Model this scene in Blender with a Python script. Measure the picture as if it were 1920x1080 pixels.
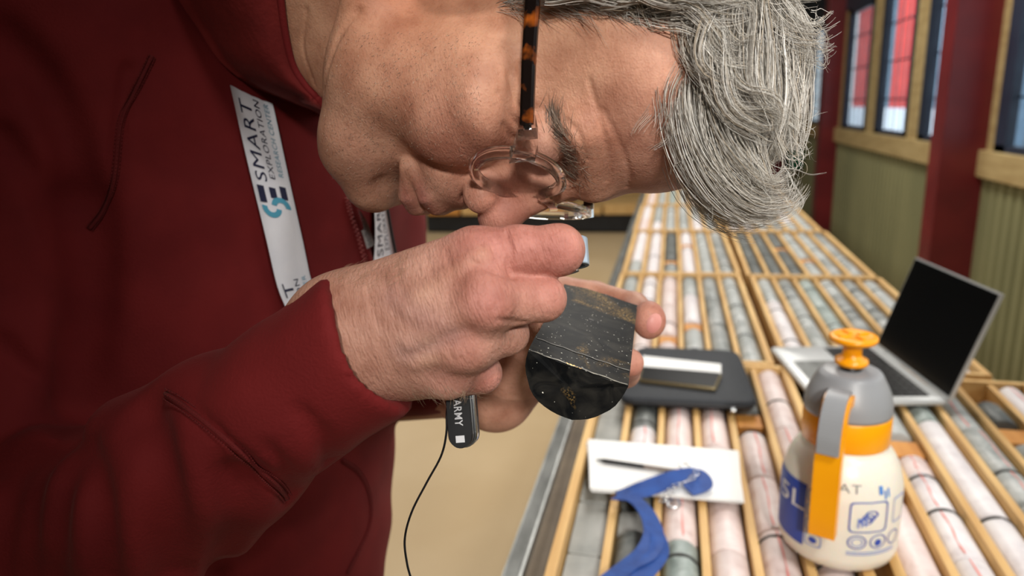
import bpy, bmesh, math, random
import numpy as np
from mathutils import Vector, Matrix
random.seed(7); RNG = np.random.default_rng(7)
for o in list(bpy.data.objects): bpy.data.objects.remove(o)
SC = bpy.context.scene
COL = SC.collection

# ------------------------------------------------------------------ camera
FPX = 1296.0                                   # focal length in pixels of a 1920 x 1080 frame
_d = np.array([200., 5000., FPX]); _d /= np.linalg.norm(_d)            # straight down, in camera axes
_t = np.array([305., -340., FPX]); _t /= np.linalg.norm(_t)
_t -= _d * (_t @ _d); _t /= np.linalg.norm(_t)                          # along the table
CM = np.array([np.cross(_t, -_d), _t, -_d])                             # camera axes -> world axes
CPOS = np.array([0., 0., 1.42])
cam_d = bpy.data.cameras.new('camera'); cam = bpy.data.objects.new('camera', cam_d); COL.objects.link(cam)
R3 = np.stack([CM[:, 0], -CM[:, 1], -CM[:, 2]], 1)
mw = Matrix([list(R3[i]) + [CPOS[i]] for i in range(3)] + [[0, 0, 0, 1]])
cam.matrix_world = mw
cam_d.sensor_width = 36; cam_d.lens = 36 * FPX / 1920; cam_d.clip_start = 0.02; cam_d.clip_end = 100
cam_d.dof.use_dof = True; cam_d.dof.focus_distance = 0.325; cam_d.dof.aperture_fstop = 7.6
SC.camera = cam

# ------------------------------------------------------------------ light
w = bpy.data.worlds.new('world'); SC.world = w; w.use_nodes = True
w.node_tree.nodes['Background'].inputs[0].default_value = (0.86, 0.93, 1.0, 1)
w.node_tree.nodes['Background'].inputs[1].default_value = 1.3
def area(name, loc, target, sx, sy, power, col):
    l = bpy.data.lights.new(name, 'AREA'); l.shape = 'RECTANGLE'; l.size = sx; l.size_y = sy; l.energy = power; l.color = col
    o = bpy.data.objects.new(name, l); COL.objects.link(o); o.location = loc
    o.rotation_euler = (Vector(target) - Vector(loc)).to_track_quat('-Z', 'Y').to_euler()
    return o
area('window_daylight', (1.50, 0.55, 1.75), (0.0, 0.45, 1.30), 2.4, 1.2, 12, (0.93, 0.97, 1.0))
area('ceiling_lamp_row', (0.35, 3.6, 3.3), (0.35, 3.6, 0.0), 0.8, 4.0, 104, (1.0, 0.96, 0.90))
area('ceiling_lamp_aisle', (-2.6, 4.5, 3.3), (-2.6, 4.5, 0.0), 0.8, 5.0, 110, (1.0, 0.96, 0.90))
def spot(name, loc, target, deg, power, col, soft):
    l = bpy.data.lights.new(name, 'SPOT'); l.energy = power; l.color = col; l.spot_size = math.radians(deg); l.spot_blend = 1.0; l.shadow_soft_size = soft
    o = bpy.data.objects.new(name, l); COL.objects.link(o); o.location = loc
    o.rotation_euler = (Vector(target) - Vector(loc)).to_track_quat('-Z', 'Y').to_euler(); return o
spot('added_spot_above', (0.80, -0.45, 2.75), (0.20, 0.45, 1.30), 38, 105, (1.0, 0.97, 0.93), .16)  # added unseen spot; its soft cone keeps the left arm dark
spot('added_spot_behind', (0.50, -1.55, 2.25), (0.135, 0.38, 1.37), 24, 215, (1.0, 0.96, 0.91), .10)  # added spot behind the camera, brightens face and hand only
SC.cycles.adaptive_threshold = .02; SC.cycles.max_bounces = 7; SC.cycles.diffuse_bounces = 3; SC.cycles.glossy_bounces = 3; SC.cycles.transmission_bounces = 7; SC.cycles.transparent_max_bounces = 10
SC.view_settings.view_transform = 'Standard'; SC.view_settings.look = 'None'
SC.view_settings.exposure = 0.0; SC.view_settings.gamma = 1.0; SC.view_settings.use_curve_mapping = False

# ------------------------------------------------------------------ helpers
def cam3(px, py, z):                           # pixel + depth -> camera axes (x right, y down, z forward), metres
    return np.array([(px - 960) / FPX * z, (py - 540) / FPX * z, z])
def wld(q): return CPOS + np.asarray(q) @ CM.T  # camera axes -> world
def at(px, py, z): return wld(cam3(px, py, z))
def on_z(px, py, h):
    r = CM @ cam3(px, py, 1.0); return CPOS + r * ((h - CPOS[2]) / r[2])

def tag(o, label=None, cat=None, group=None, kind=None):
    if label: o['label'] = label
    if cat: o['category'] = cat
    if group: o['group'] = group
    if kind: o['kind'] = kind
    return o
def empty(name, loc, rz=0.0, label=None, cat=None, group=None):
    o = bpy.data.objects.new(name, None); COL.objects.link(o); o.location = loc; o.rotation_euler = (0, 0, rz)
    o.empty_display_size = 0.05
    return tag(o, label, cat, group)
def new_obj(name, me, mat=None, parent=None, loc=None):
    o = bpy.data.objects.new(name, me); COL.objects.link(o)
    if mat is not None and len(me.materials) == 0:
        me.materials.append(mat)
    if parent is not None: o.parent = parent
    if loc is not None: o.location = loc
    return o
def mesh(V, F, smooth=False, name='mesh'):
    me = bpy.data.meshes.new(name)
    me.from_pydata([tuple(map(float, v)) for v in V], [], [tuple(map(int, f)) for f in F]); me.update()
    if smooth: me.polygons.foreach_set('use_smooth', [True] * len(me.polygons))
    return me
def obj_w(name, V, F, mat, parent=None, smooth=False, origin=None):
    """mesh from world-space points; a top-level one gets its origin at the middle of its base, a child keeps its parent's"""
    V = np.asarray(V, float)
    if parent is None:
        o0 = np.array(origin) if origin is not None else np.array([V[:, 0].mean(), V[:, 1].mean(), V[:, 2].min()])
        return new_obj(name, mesh(V - o0, F, smooth), mat, None, o0)
    p = parent; off = np.zeros(3)
    while p is not None: off += np.array(p.location); p = p.parent
    return new_obj(name, mesh(V - off, F, smooth), mat, parent)
class MB:                                       # gathers simple shapes
    def __init__(s): s.V = []; s.F = []
    def add(s, V, F):
        n = len(s.V); s.V += [tuple(v) for v in V]; s.F += [tuple(i + n for i in f) for f in F]; return s
    def box(s, a, b, bev=0.0):
        x0, y0, z0 = a; x1, y1, z1 = b
        if bev <= 0:
            V = [(x, y, z) for x in (x0, x1) for y in (y0, y1) for z in (z0, z1)]
            return s.add(V, [(0, 1, 3, 2), (4, 6, 7, 5), (0, 4, 5, 1), (2, 3, 7, 6), (0, 2, 6, 4), (1, 5, 7, 3)])
        bm = bmesh.new(); bmesh.ops.create_cube(bm, size=1)
        for v in bm.verts: v.co = Vector(((x0 + x1) / 2 + v.co.x * (x1 - x0), (y0 + y1) / 2 + v.co.y * (y1 - y0), (z0 + z1) / 2 + v.co.z * (z1 - z0)))
        bmesh.ops.bevel(bm, geom=bm.edges[:], offset=bev, segments=2, affect='EDGES', profile=0.6)
        bm.verts.index_update(); V = [tuple(v.co) for v in bm.verts]; F = [[v.index for v in f.verts] for f in bm.faces]; bm.free()
        return s.add(V, F)
    def lathe(s, prof, n=32, c=(0, 0, 0), axis=2):
        V = []; F = []
        for r, z in prof:
            for k in range(n):
                a = 2 * math.pi * k / n; p = (r * math.cos(a), r * math.sin(a), z)
                if axis == 1: p = (p[0], p[2], p[1])
                V.append((p[0] + c[0], p[1] + c[1], p[2] + c[2]))
        m = len(prof)
        for i in range(m - 1):
            for k in range(n):
                q = (i * n + k, i * n + (k + 1) % n, (i + 1) * n + (k + 1) % n, (i + 1) * n + k)
                F.append(q if axis == 2 else q[::-1])
        b = tuple(range(n)); t = tuple(range((m - 1) * n, m * n))
        if axis == 2: F += [b[::-1], t]
        else: F += [b, t[::-1]]
        return s.add(V, F)
    def tube(s, pts, rad, n=8, cap=True, up=None):
        V, F = tube_geo(pts, rad, n, cap); return s.add(V, F)
    def obj(s, name, mat, parent=None, smooth=False, origin=None): return obj_w(name, s.V, s.F, mat, parent, smooth, origin)
    def local(s, name, mat, parent, smooth=False): return new_obj(name, mesh(s.V, s.F, smooth), mat, parent)
def tube_geo(pts, rad, n=8, cap=True, sect=None):
    P = np.asarray(pts, float); m = len(P); rad = np.broadcast_to(np.asarray(rad, float), (m,))
    T = np.gradient(P, axis=0); T /= np.linalg.norm(T, axis=1)[:, None] + 1e-12
    a = np.array([0, 0, 1.]) if abs(T[0, 2]) < .9 else np.array([1., 0, 0])
    N = np.cross(T[0], a); N /= np.linalg.norm(N); V = []; F = []
    for i in range(m):
        N = N - T[i] * (N @ T[i]); N /= np.linalg.norm(N) + 1e-12; B = np.cross(T[i], N)
        for k in range(n):
            an = 2 * math.pi * k / n
            V.append(P[i] + rad[i] * (math.cos(an) * N + math.sin(an) * B))
    for i in range(m - 1):
        for k in range(n): F.append((i * n + k, i * n + (k + 1) % n, (i + 1) * n + (k + 1) % n, (i + 1) * n + k))
    if cap: F += [tuple(range(n))[::-1], tuple(range((m - 1) * n, m * n))]
    return V, F
def spline(pts, n):                             # Catmull-Rom through points
    P = np.asarray(pts, float); m = len(P)
    if m == 2: return P[0] + (P[1] - P[0]) * np.linspace(0, 1, n)[:, None]
    E = np.vstack([2 * P[0] - P[1], P, 2 * P[-1] - P[-2]]); out = []
    for t in np.linspace(0, m - 1 - 1e-9, n):
        i = int(t); u = t - i; p0, p1, p2, p3 = E[i:i + 4]
        out.append(.5 * ((2 * p1) + (-p0 + p2) * u + (2 * p0 - 5 * p1 + 4 * p2 - p3) * u * u + (-p0 + 3 * p1 - 3 * p2 + p3) * u ** 3))
    return np.array(out)
def text_geo(body, size=1.0, spacing=1.0, bold=0.0):
    cu = bpy.data.curves.new('text', 'FONT'); cu.body = body; cu.size = size; cu.space_character = spacing; cu.offset = bold
    cu.resolution_u = 3
    o = bpy.data.objects.new('text', cu); COL.objects.link(o)
    dg = bpy.context.evaluated_depsgraph_get(); me = bpy.data.meshes.new_from_object(o.evaluated_get(dg))
    V = np.array([v.co[:] for v in me.vertices]) if len(me.vertices) else np.zeros((0, 3)); F = [tuple(p.vertices) for p in me.polygons]
    bpy.data.objects.remove(o); bpy.data.curves.remove(cu); bpy.data.meshes.remove(me)
    return V, F
def fit_box(V, x0, x1, y0, y1):
    V = V.copy(); a = V.min(0); b = V.max(0)
    V[:, 0] = x0 + (V[:, 0] - a[0]) / max(b[0] - a[0], 1e-9) * (x1 - x0); V[:, 1] = y0 + (V[:, 1] - a[1]) / max(b[1] - a[1], 1e-9) * (y1 - y0)
    return V

# ------------------------------------------------------------------ materials
def nodes_of(name):
    m = bpy.data.materials.new(name); m.use_nodes = True; nt = m.node_tree
    return m, nt, nt.nodes['Principled BSDF']
def srgb(r, g, b):
    f = lambda c: ((c / 255 + .055) / 1.055) ** 2.4 if c > 10 else c / 255 / 12.92
    return (f(r), f(g), f(b), 1)
def mat(name, col, rough=.5, col2=None, scale=20, stretch=(1, 1, 1), detail=4, bump=0.0, bscale=None, metal=0, spec=.5, lo=.35, hi=.65, bdist=.002, coord='Object', **kw):
    m, nt, b = nodes_of(name); N = nt.nodes; L = nt.links
    b.inputs['Roughness'].default_value = rough; b.inputs['Metallic'].default_value = metal; b.inputs['Specular IOR Level'].default_value = spec
    for k, v in kw.items(): b.inputs[k.replace('_', ' ')].default_value = v
    b.inputs['Base Color'].default_value = col
    tc = N.new('ShaderNodeTexCoord'); mp = N.new('ShaderNodeMapping'); mp.inputs['Scale'].default_value = stretch
    L.new(tc.outputs[coord], mp.inputs[0])
    if col2 is not None:
        nz = N.new('ShaderNodeTexNoise'); nz.inputs['Scale'].default_value = scale; nz.inputs['Detail'].default_value = detail
        L.new(mp.outputs[0], nz.inputs[0]); cr = N.new('ShaderNodeValToRGB')
        cr.color_ramp.elements[0].position = lo; cr.color_ramp.elements[1].position = hi
        cr.color_ramp.elements[0].color = col; cr.color_ramp.elements[1].color = col2
        L.new(nz.outputs['Fac'], cr.inputs[0]); L.new(cr.outputs[0], b.inputs['Base Color'])
    if bump > 0:
        n2 = N.new('ShaderNodeTexNoise'); n2.inputs['Scale'].default_value = bscale or scale * 4; n2.inputs['Detail'].default_value = 6
        L.new(mp.outputs[0], n2.inputs[0]); bp = N.new('ShaderNodeBump'); bp.inputs['Strength'].default_value = bump; bp.inputs['Distance'].default_value = bdist
        L.new(n2.outputs['Fac'], bp.inputs['Height']); L.new(bp.outputs[0], b.inputs['Normal'])
    return m
def glassy(name, col, rough, ior=1.49, weight=1.0):
    m, nt, b = nodes_of(name)
    b.inputs['Base Color'].default_value = col; b.inputs['Roughness'].default_value = rough; b.inputs['IOR'].default_value = ior
    b.inputs['Transmission Weight'].default_value = weight
    return m

# ------------------------------------------------------------------ signed distance modelling
def cap(p, a, b, ra, rb=None):
    rb = ra if rb is None else rb
    a = np.asarray(a, float); b = np.asarray(b, float); ba = b - a; q = p - a
    h = np.clip(q @ ba / (ba @ ba + 1e-18), 0, 1)
    e = q - h[:, None] * ba
    return np.sqrt(np.einsum('ij,ij->i', e, e)) - (ra + (rb - ra) * h)
def ell(p, c, r, ax=None):
    q = p - np.asarray(c, float)
    if ax is not None: q = q @ np.asarray(ax).T
    r = np.asarray(r, float)
    k0 = np.sqrt(((q / r) ** 2).sum(1)); k1 = np.sqrt(((q / r ** 2) ** 2).sum(1)) + 1e-12
    return k0 * (k0 - 1) / k1
def smin(a, b, k):
    h = np.clip(.5 + .5 * (b - a) / k, 0, 1); return b * (1 - h) + a * h - k * h * (1 - h)
def smax(a, b, k): return -smin(-a, -b, k)
def chain(p, pts, rs, k=None):
    d = None
    for i in range(len(pts) - 1):
        c = cap(p, pts[i], pts[i + 1], rs[i], rs[i + 1]); d = c if d is None else (np.minimum(d, c) if k is None else smin(d, c, k))
    return d
def trace(f, px, py, z0=.15, z1=1.2):           # pixel rays against a distance field given in camera axes
    px = np.atleast_1d(np.asarray(px, float)); py = np.atleast_1d(np.asarray(py, float))
    D = np.stack([(px - 960) / FPX, (py - 540) / FPX, np.ones_like(px)], 1); ln = np.linalg.norm(D, axis=1)
    z = np.full(len(px), z0)
    for _ in range(90):
        d = f(D * z[:, None]); z = np.minimum(z + d / ln * .8, z1)
    return D * z[:, None]
def grad(f, p, e=4e-4):
    g = np.stack([f(p + np.eye(3)[i] * e) - f(p - np.eye(3)[i] * e) for i in range(3)], 1)
    return g / (np.linalg.norm(g, axis=1)[:, None] + 1e-12)
def surface(f, lo, hi, h, levels=4):
    """sparse surface nets of f = 0"""
    lo = np.asarray(lo, float); hi = np.asarray(hi, float)
    n = 2 ** levels; H = h * n
    dims = np.ceil((hi - lo) / H).astype(int)
    c = np.stack(np.meshgrid(*[np.arange(d) for d in dims], indexing='ij'), -1).reshape(-1, 3)
    def ev(P):
        out = np.empty(len(P))
        for i in range(0, len(P), 60000): out[i:i + 60000] = f(P[i:i + 60000])
        return out
    s = n
    while True:
        cs = h * s; d = ev(lo + (c + .5) * cs); c = c[np.abs(d) < cs * 1.35]
        if s == 1: break
        s //= 2
        o8 = np.stack(np.meshgrid([0, 1], [0, 1], [0, 1], indexing='ij'), -1).reshape(-1, 3)
        c = (c[:, None, :] * 2 + o8).reshape(-1, 3)
    S = 1 << 20
    key = lambda a: (a[:, 0].astype(np.int64) * S + a[:, 1]) * S + a[:, 2]
    corners = (c[:, None, :] + o8).reshape(-1, 3); ck = key(corners)
    uk, inv = np.unique(ck, return_inverse=True)
    uc = np.stack([uk // (S * S), (uk // S) % S, uk % S], 1)
    val = ev(lo + uc * h); v8 = val[inv].reshape(-1, 8)
    act = (v8.min(1) < 0) & (v8.max(1) >= 0); c = c[act]; v8 = v8[act]
    acc = np.zeros((len(c), 3)); cnt = np.zeros(len(c))
    for i in range(8):
        for j in range(i + 1, 8):
            if np.abs(o8[i] - o8[j]).sum() != 1: continue
            a = v8[:, i]; b = v8[:, j]; m = (a < 0) != (b < 0); t = np.where(m, a / (a - b + 1e-30), 0)
            acc += np.where(m[:, None], o8[i] + (o8[j] - o8[i]) * t[:, None], 0); cnt += m
    V = lo + (c + acc / cnt[:, None]) * h
    order = np.argsort(key(c)); sk = key(c)[order]
    def look(a):
        k = key(a); i = np.clip(np.searchsorted(sk, k), 0, len(sk) - 1); return np.where(sk[i] == k, order[i], -1)
    Q = []
    vm = dict()
    for ax in range(3):
        e = np.eye(3, dtype=int)[ax]; u = np.eye(3, dtype=int)[(ax + 1) % 3]; v = np.eye(3, dtype=int)[(ax + 2) % 3]
        i0 = 0; i1 = [k for k in range(8) if (o8[k] == e).all()][0]
        a = v8[:, i0]; b = v8[:, i1]; m = (a < 0) != (b < 0); cc = c[m]
        q = np.stack([look(cc - u - v), look(cc - v), look(cc), look(cc - u)], 1)
        flip = a[m] >= 0; q[flip] = q[flip][:, ::-1]
        Q.append(q[(q >= 0).all(1)])
    Q = np.vstack(Q)
    return V, Q
def np_mesh(name, V, Q, smooth=True):
    me = bpy.data.meshes.new(name); nv = len(V); nq = len(Q); k = Q.shape[1]
    me.vertices.add(nv); me.vertices.foreach_set('co', np.ascontiguousarray(V, np.float32).ravel())
    me.loops.add(nq * k); me.loops.foreach_set('vertex_index', np.ascontiguousarray(Q, np.int32).ravel())
    me.polygons.add(nq); me.polygons.foreach_set('loop_start', np.arange(0, nq * k, k, dtype=np.int32))
    me.polygons.foreach_set('use_smooth', np.full(nq, smooth)); me.update(calc_edges=True); me.validate()
    return me
def set_colors(me, name, C):
    a = me.color_attributes.new(name, 'FLOAT_COLOR', 'POINT'); C4 = np.ones((len(me.vertices), 4), np.float32); C4[:, :C.shape[1]] = C
    a.data.foreach_set('color', C4.ravel())
# ================================================================== the hall
M_FLOOR = mat('tan_floor', srgb(196, 172, 134), .55, srgb(184, 158, 118), 1.2, detail=6, bump=.1, bscale=60)
M_WALL = mat('olive_cladding', srgb(138, 136, 98), .55, srgb(120, 120, 86), 1.6, stretch=(1, 1, .4), bump=.08, bscale=30)
M_TRIM = mat('pale_wood_trim', srgb(186, 164, 116), .55, srgb(168, 144, 98), 5, stretch=(6, 1, 6), bump=.1)
M_RED = mat('oxide_red_paint', srgb(116, 34, 38), .35, srgb(98, 28, 34), 4, bump=.05, bscale=90)
M_FRAME = mat('dark_blue_frame', srgb(38, 50, 68), .45, srgb(30, 40, 58), 6)
M_BAR = mat('grey_window_bar', srgb(120, 134, 140), .5, srgb(100, 112, 120), 10)
M_PLASTER = mat('pale_grey_wall', srgb(150, 150, 142), .7, srgb(132, 132, 126), 2)
M_DARK = mat('dark_steel', srgb(28, 31, 36), .45, srgb(20, 22, 26), 12)
M_GREEN = mat('green_box_paint', srgb(20, 96, 66), .5, srgb(16, 80, 56), 8)
M_BARN = mat('red_barn_boards', srgb(214, 62, 54), .7, srgb(190, 48, 44), 3)
M_SNOW = mat('snowy_yard', srgb(228, 232, 238), .8, srgb(214, 220, 230), 1.2)
def pane_mat():
    m = bpy.data.materials.new('window_glass'); m.use_nodes = True; nt = m.node_tree; nt.nodes.clear(); N = nt.nodes; L = nt.links
    o = N.new('ShaderNodeOutputMaterial'); t = N.new('ShaderNodeBsdfTransparent'); g = N.new('ShaderNodeBsdfGlossy'); g.inputs['Roughness'].default_value = .02
    lw = N.new('ShaderNodeLayerWeight'); pw = N.new('ShaderNodeMath'); pw.operation = 'POWER'; pw.inputs[1].default_value = 4; L.new(lw.outputs['Facing'], pw.inputs[0])
    f = N.new('ShaderNodeMath'); f.operation = 'MULTIPLY_ADD'; f.inputs[1].default_value = .5; f.inputs[2].default_value = .03; L.new(pw.outputs[0], f.inputs[0]); x = N.new('ShaderNodeMixShader'); t.inputs[0].default_value = (.93, .97, .98, 1)
    L.new(f.outputs[0], x.inputs[0]); L.new(t.outputs[0], x.inputs[1]); L.new(g.outputs[0], x.inputs[2]); L.new(x.outputs[0], o.inputs[0]); return m
M_PANE = pane_mat()
WX = 1.6
MB().box((-7, -2.5, -.1), (WX + .15, 11, 0)).obj('floor', M_FLOOR)['kind'] = 'structure'
# clad lower wall: trapezoid ribs, one mesh surface per wall
def clad(y0, y1, z0, z1, x, pitch=.10):
    prof = []; y = y0
    while y < y1:
        for dy, dx in ((0, 0), (.055, 0), (.064, .016), (.090, .016)):
            if y + dy * pitch / .10 <= y1: prof.append((x + dx, y + dy * pitch / .10))
        y += pitch
    prof.append((x, y1)); V = []; F = []
    for (a, b) in prof: V += [(a, b, z0), (a, b, z1)]
    for i in range(len(prof) - 1): F.append((2 * i, 2 * i + 1, 2 * i + 3, 2 * i + 2))
    return V, F
mb = MB(); mb.add(*clad(-2.5, 10.6, 0, .975, WX)); mb.box((WX + .03, -2.5, 0), (WX + .15, 10.6, .975))
wr = mb.obj('wall_right', M_WALL); wr['kind'] = 'structure'
WIN = [(8.62, 9.3), (6.62, 7.50), (5.50, 6.32), (4.42, 5.24), (3.02, 4.05), (1.9, 2.75)]
Z0, Z1 = 1.115, 2.20
mb = MB(); edges = [10.6] + [v for a, b in WIN for v in (b, a)] + [-2.5]
for i in range(0, len(edges), 2): mb.box((WX, edges[i + 1], Z0), (WX + .05, edges[i], Z1))
po = mb.obj('trim_1', M_TRIM, wr); po['kind'] = 'structure'
tb = MB().box((WX - .035, -2.5, .975), (WX + .15, 10.6, Z0), .008).obj('trim_2', M_TRIM, wr); tb['kind'] = 'structure'
hb = MB().box((WX - .01, -2.5, Z1), (WX + .15, 10.6, 3.6)).obj('trim_3', M_FRAME, wr); hb['kind'] = 'structure'
for n, (a, b) in enumerate(WIN):
    wroot = empty('window_%d' % (n + 1), (WX + .05, (a + b) / 2, Z0)); wroot['kind'] = 'structure'
    t = .055
    for nm, lo_, hi_ in (('frame_stile', (WX - .01, a, Z0), (WX + .03, a + t, Z1)), ('frame_stile', (WX - .01, b - t - .07, Z0), (WX + .03, b, Z1)),
                         ('frame_rail', (WX - .01, a, Z0), (WX + .03, b, Z0 + .035)), ('frame_rail', (WX - .01, a, Z1 - t), (WX + .03, b, Z1))):
        MB().box(lo_, hi_).obj(nm, M_FRAME, wroot)
    k = 4
    for i in range(k):
        y = a + t + (b - .125 - a - t) * (i + .5) / k
        MB().box((WX + .030, y - .007, Z0), (WX + .036, y + .007, Z1)).obj('window_bar', M_BAR, wroot)
    for z in (1.38, 1.66, 1.94): MB().box((WX + .024, a, z - .006), (WX + .030, b, z + .006)).obj('cross_bar', M_FRAME, wroot)
    MB().box((WX + .040, a + t, Z0 + .03), (WX + .043, b - t, Z1 - t)).obj('pane', M_PANE, wroot)
for nm, a, b in (('ceiling', (-7, -2.5, 3.6), (WX + .15, 10.75, 3.7)), ('wall_left', (-7.1, -2.5, 0), (-7, 10.75, 3.6)), ('wall_back', (-7, -2.6, 0), (WX + .15, -2.5, 3.6))):
    MB().box(a, b).obj(nm, M_PLASTER)['kind'] = 'structure'
# steel columns
for (y, x0, lab) in ((4.16, 1.387, 'broad dark red steel column between the near windows, behind the laptop'), (7.66, 1.44, 'narrow dark red steel column past the farthest window in view')):
    r = empty('steel_column', (x0 + .1, y + .09, 0), 0, lab, 'column', 'red steel columns')
    MB().box((x0, y, 0), (WX + .02, y + .018, 3.6), .003).obj('front_flange', M_RED, r)
    MB().box((x0, y + .16, 0), (WX + .02, y + .178, 3.6), .003).obj('back_flange', M_RED, r)
    MB().box((x0, y + .018, 0), (x0 + .014, y + .16, 3.6)).obj('web', M_RED, r)
# end wall with a red door
ew = MB().box((-7, 10.6, 0), (WX + .15, 10.75, 3.6)).obj('wall_far', M_PLASTER); ew['kind'] = 'structure'
d1 = empty('door_1', (1.30, 10.55, 0)); d1['kind'] = 'structure'
MB().box((.95, 10.55, 0), (1.52, 10.595, 2.3), .004).obj('leaf', M_RED, d1); MB().box((.88, 10.53, 0), (.95, 10.6, 2.4)).obj('frame_post', M_DARK, d1); MB().box((1.52, 10.53, 0), (1.56, 10.6, 2.4)).obj('frame_post', M_DARK, d1)
MB().box((1.42, 10.50, .60), (1.47, 10.55, .74), .01).obj('lock_plate', M_BAR, d1)
g = empty('wall_cabinet', (WX - .06, 9.62, .62), 0, 'small green wall box beside the far red door', 'box')
MB().box((WX - .16, 9.42, .55), (WX - .005, 9.82, .80), .01).obj('box_body', M_GREEN, g); MB().box((WX - .17, 9.41, .80), (WX - .005, 9.83, .82)).obj('lid', M_DARK, g)
# yard and barn outside the windows
yd = MB().box((WX + .4, -4, -.3), (14, 30, -.2)).obj('snowy_yard', M_SNOW); yd['kind'] = 'structure'
bn = empty('red_barn', (6.0, 21, -.2), 0, 'bright red barn outside seen through the barred windows', 'building')
M_BARNG = mat('blue_grey_boards', srgb(120, 142, 160), .7, srgb(104, 126, 146), 3)
for i in range(20):
    y = 15.0 + i * .36; red_ = 16.9 < y < 18.4 or 20.3 < y
    MB().box((4.95, y, 1.1), (5.05, y + .34, 4.2)).obj('wall_board', M_BARN if red_ else M_BARNG, bn)
MB().box((5.05, 15.0, -.2), (8, 22.2, 4.2)).obj('wall_core', M_BARNG, bn); MB().box((4.7, 14.7, 4.2), (8.2, 22.5, 4.35)).obj('roof', M_SNOW, bn)
MB().box((4.85, 15.0, -.2), (5.05, 22.2, 1.1)).obj('plinth', M_SNOW, bn)
area('yard_daylight', (2.6, 15, 4.0), (6, 17, 1.0), 2, 6, 620, (.95, .97, 1.0))
# low racks of trays at the far end of the aisle
M_WOOD = mat('pine_boards', srgb(222, 184, 122), .6, srgb(202, 158, 96), 9, stretch=(7, .7, 7), detail=6, bump=.15, bscale=90)
M_WOOD2 = mat('orange_wood', srgb(214, 150, 72), .6, srgb(190, 124, 52), 9, stretch=(7, .7, 7), detail=6, bump=.15, bscale=90)
for i, (y, z, lab) in enumerate(((7.9, 0, 'low black steel rack with wooden trays on the floor, nearer one'), (9.7, 0, 'low black steel rack with wooden trays on the floor, farther one'))):
    r = empty('floor_rack', (-1.2, y, 0), 0, lab, 'rack', 'floor racks at the end of the aisle')
    MB().box((-2.9, y - .04, .02), (-.34, y + .04, .22)).obj('steel_beam', M_DARK, r)
    MB().box((-2.9, y + .66, .02), (-.34, y + .74, .22)).obj('steel_beam', M_DARK, r)
    for k in range(6): MB().box((-2.86 + k * .42, y - .08, .22), (-2.86 + k * .42 + .39, y + .78, .285 + .05 * (k % 2)), .006).obj('wooden_tray', M_WOOD if k % 3 else M_WOOD2, r)
# ================================================================== table, trays and cores
TZ = .845
M_ALU = mat('grey_steel_rail', srgb(148, 150, 148), .38, srgb(116, 118, 116), 14, stretch=(3, 1, 3), metal=.7, bump=.1)
M_SHELF = mat('worn_steel_top', srgb(120, 106, 88), .5, srgb(96, 84, 70), 10, metal=.3)
tbl = empty('core_table', (.2, 3.6, 0), 0, 'long steel framed table carrying rows of core trays', 'table')
MB().box((-.205, .30, .780), (-.178, 8.0, .8445), .004).obj('side_rail', M_ALU, tbl)
MB().box((-.178, .30, .800), (-.150, 8.0, .828)).obj('rail_lip', M_SHELF, tbl)
MB().box((.60, .30, .800), (.64, 8.0, .845), .004).obj('side_rail', M_ALU, tbl)
MB().box((-.150, .30, .815), (.60, 8.0, TZ - .0005)).obj('table_top', M_SHELF, tbl)
for y in (.5, 2.6, 5.0, 7.6):
    for x in (-.15, .58): MB().box((x - .025, y - .025, 0), (x + .025, y + .025, .815)).obj('leg', M_DARK, tbl)
def core_mat(name, c1, c2, c3, sc=26):
    m, nt, b = nodes_of(name); N = nt.nodes; L = nt.links
    oi = N.new('ShaderNodeObjectInfo'); tc = N.new('ShaderNodeTexCoord'); ad = N.new('ShaderNodeVectorMath'); ad.operation = 'ADD'
    mu = N.new('ShaderNodeVectorMath'); mu.operation = 'SCALE'; cb = N.new('ShaderNodeCombineXYZ'); L.new(oi.outputs['Random'], cb.inputs[0]); L.new(oi.outputs['Random'], cb.inputs[1])
    L.new(cb.outputs[0], mu.inputs[0]); mu.inputs['Scale'].default_value = 37; L.new(tc.outputs['Object'], ad.inputs[0]); L.new(mu.outputs[0], ad.inputs[1])
    n = N.new('ShaderNodeTexNoise'); n.inputs['Scale'].default_value = sc; n.inputs['Detail'].default_value = 8; n.inputs['Roughness'].default_value = .65; n.inputs['Distortion'].default_value = .8
    L.new(ad.outputs[0], n.inputs[0]); r = N.new('ShaderNodeValToRGB'); r.color_ramp.elements[0].position = .30; r.color_ramp.elements[1].position = .72
    r.color_ramp.elements[0].color = c1; r.color_ramp.elements[1].color = c3; e = r.color_ramp.elements.new(.48); e.color = c2
    L.new(n.outputs['Fac'], r.inputs[0]); L.new(r.outputs[0], b.inputs['Base Color']); b.inputs['Roughness'].default_value = .45
    bp = N.new('ShaderNodeBump'); bp.inputs['Strength'].default_value = .2; bp.inputs['Distance'].default_value = .002; L.new(n.outputs['Fac'], bp.inputs['Height']); L.new(bp.outputs[0], b.inputs['Normal'])
    return m
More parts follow.
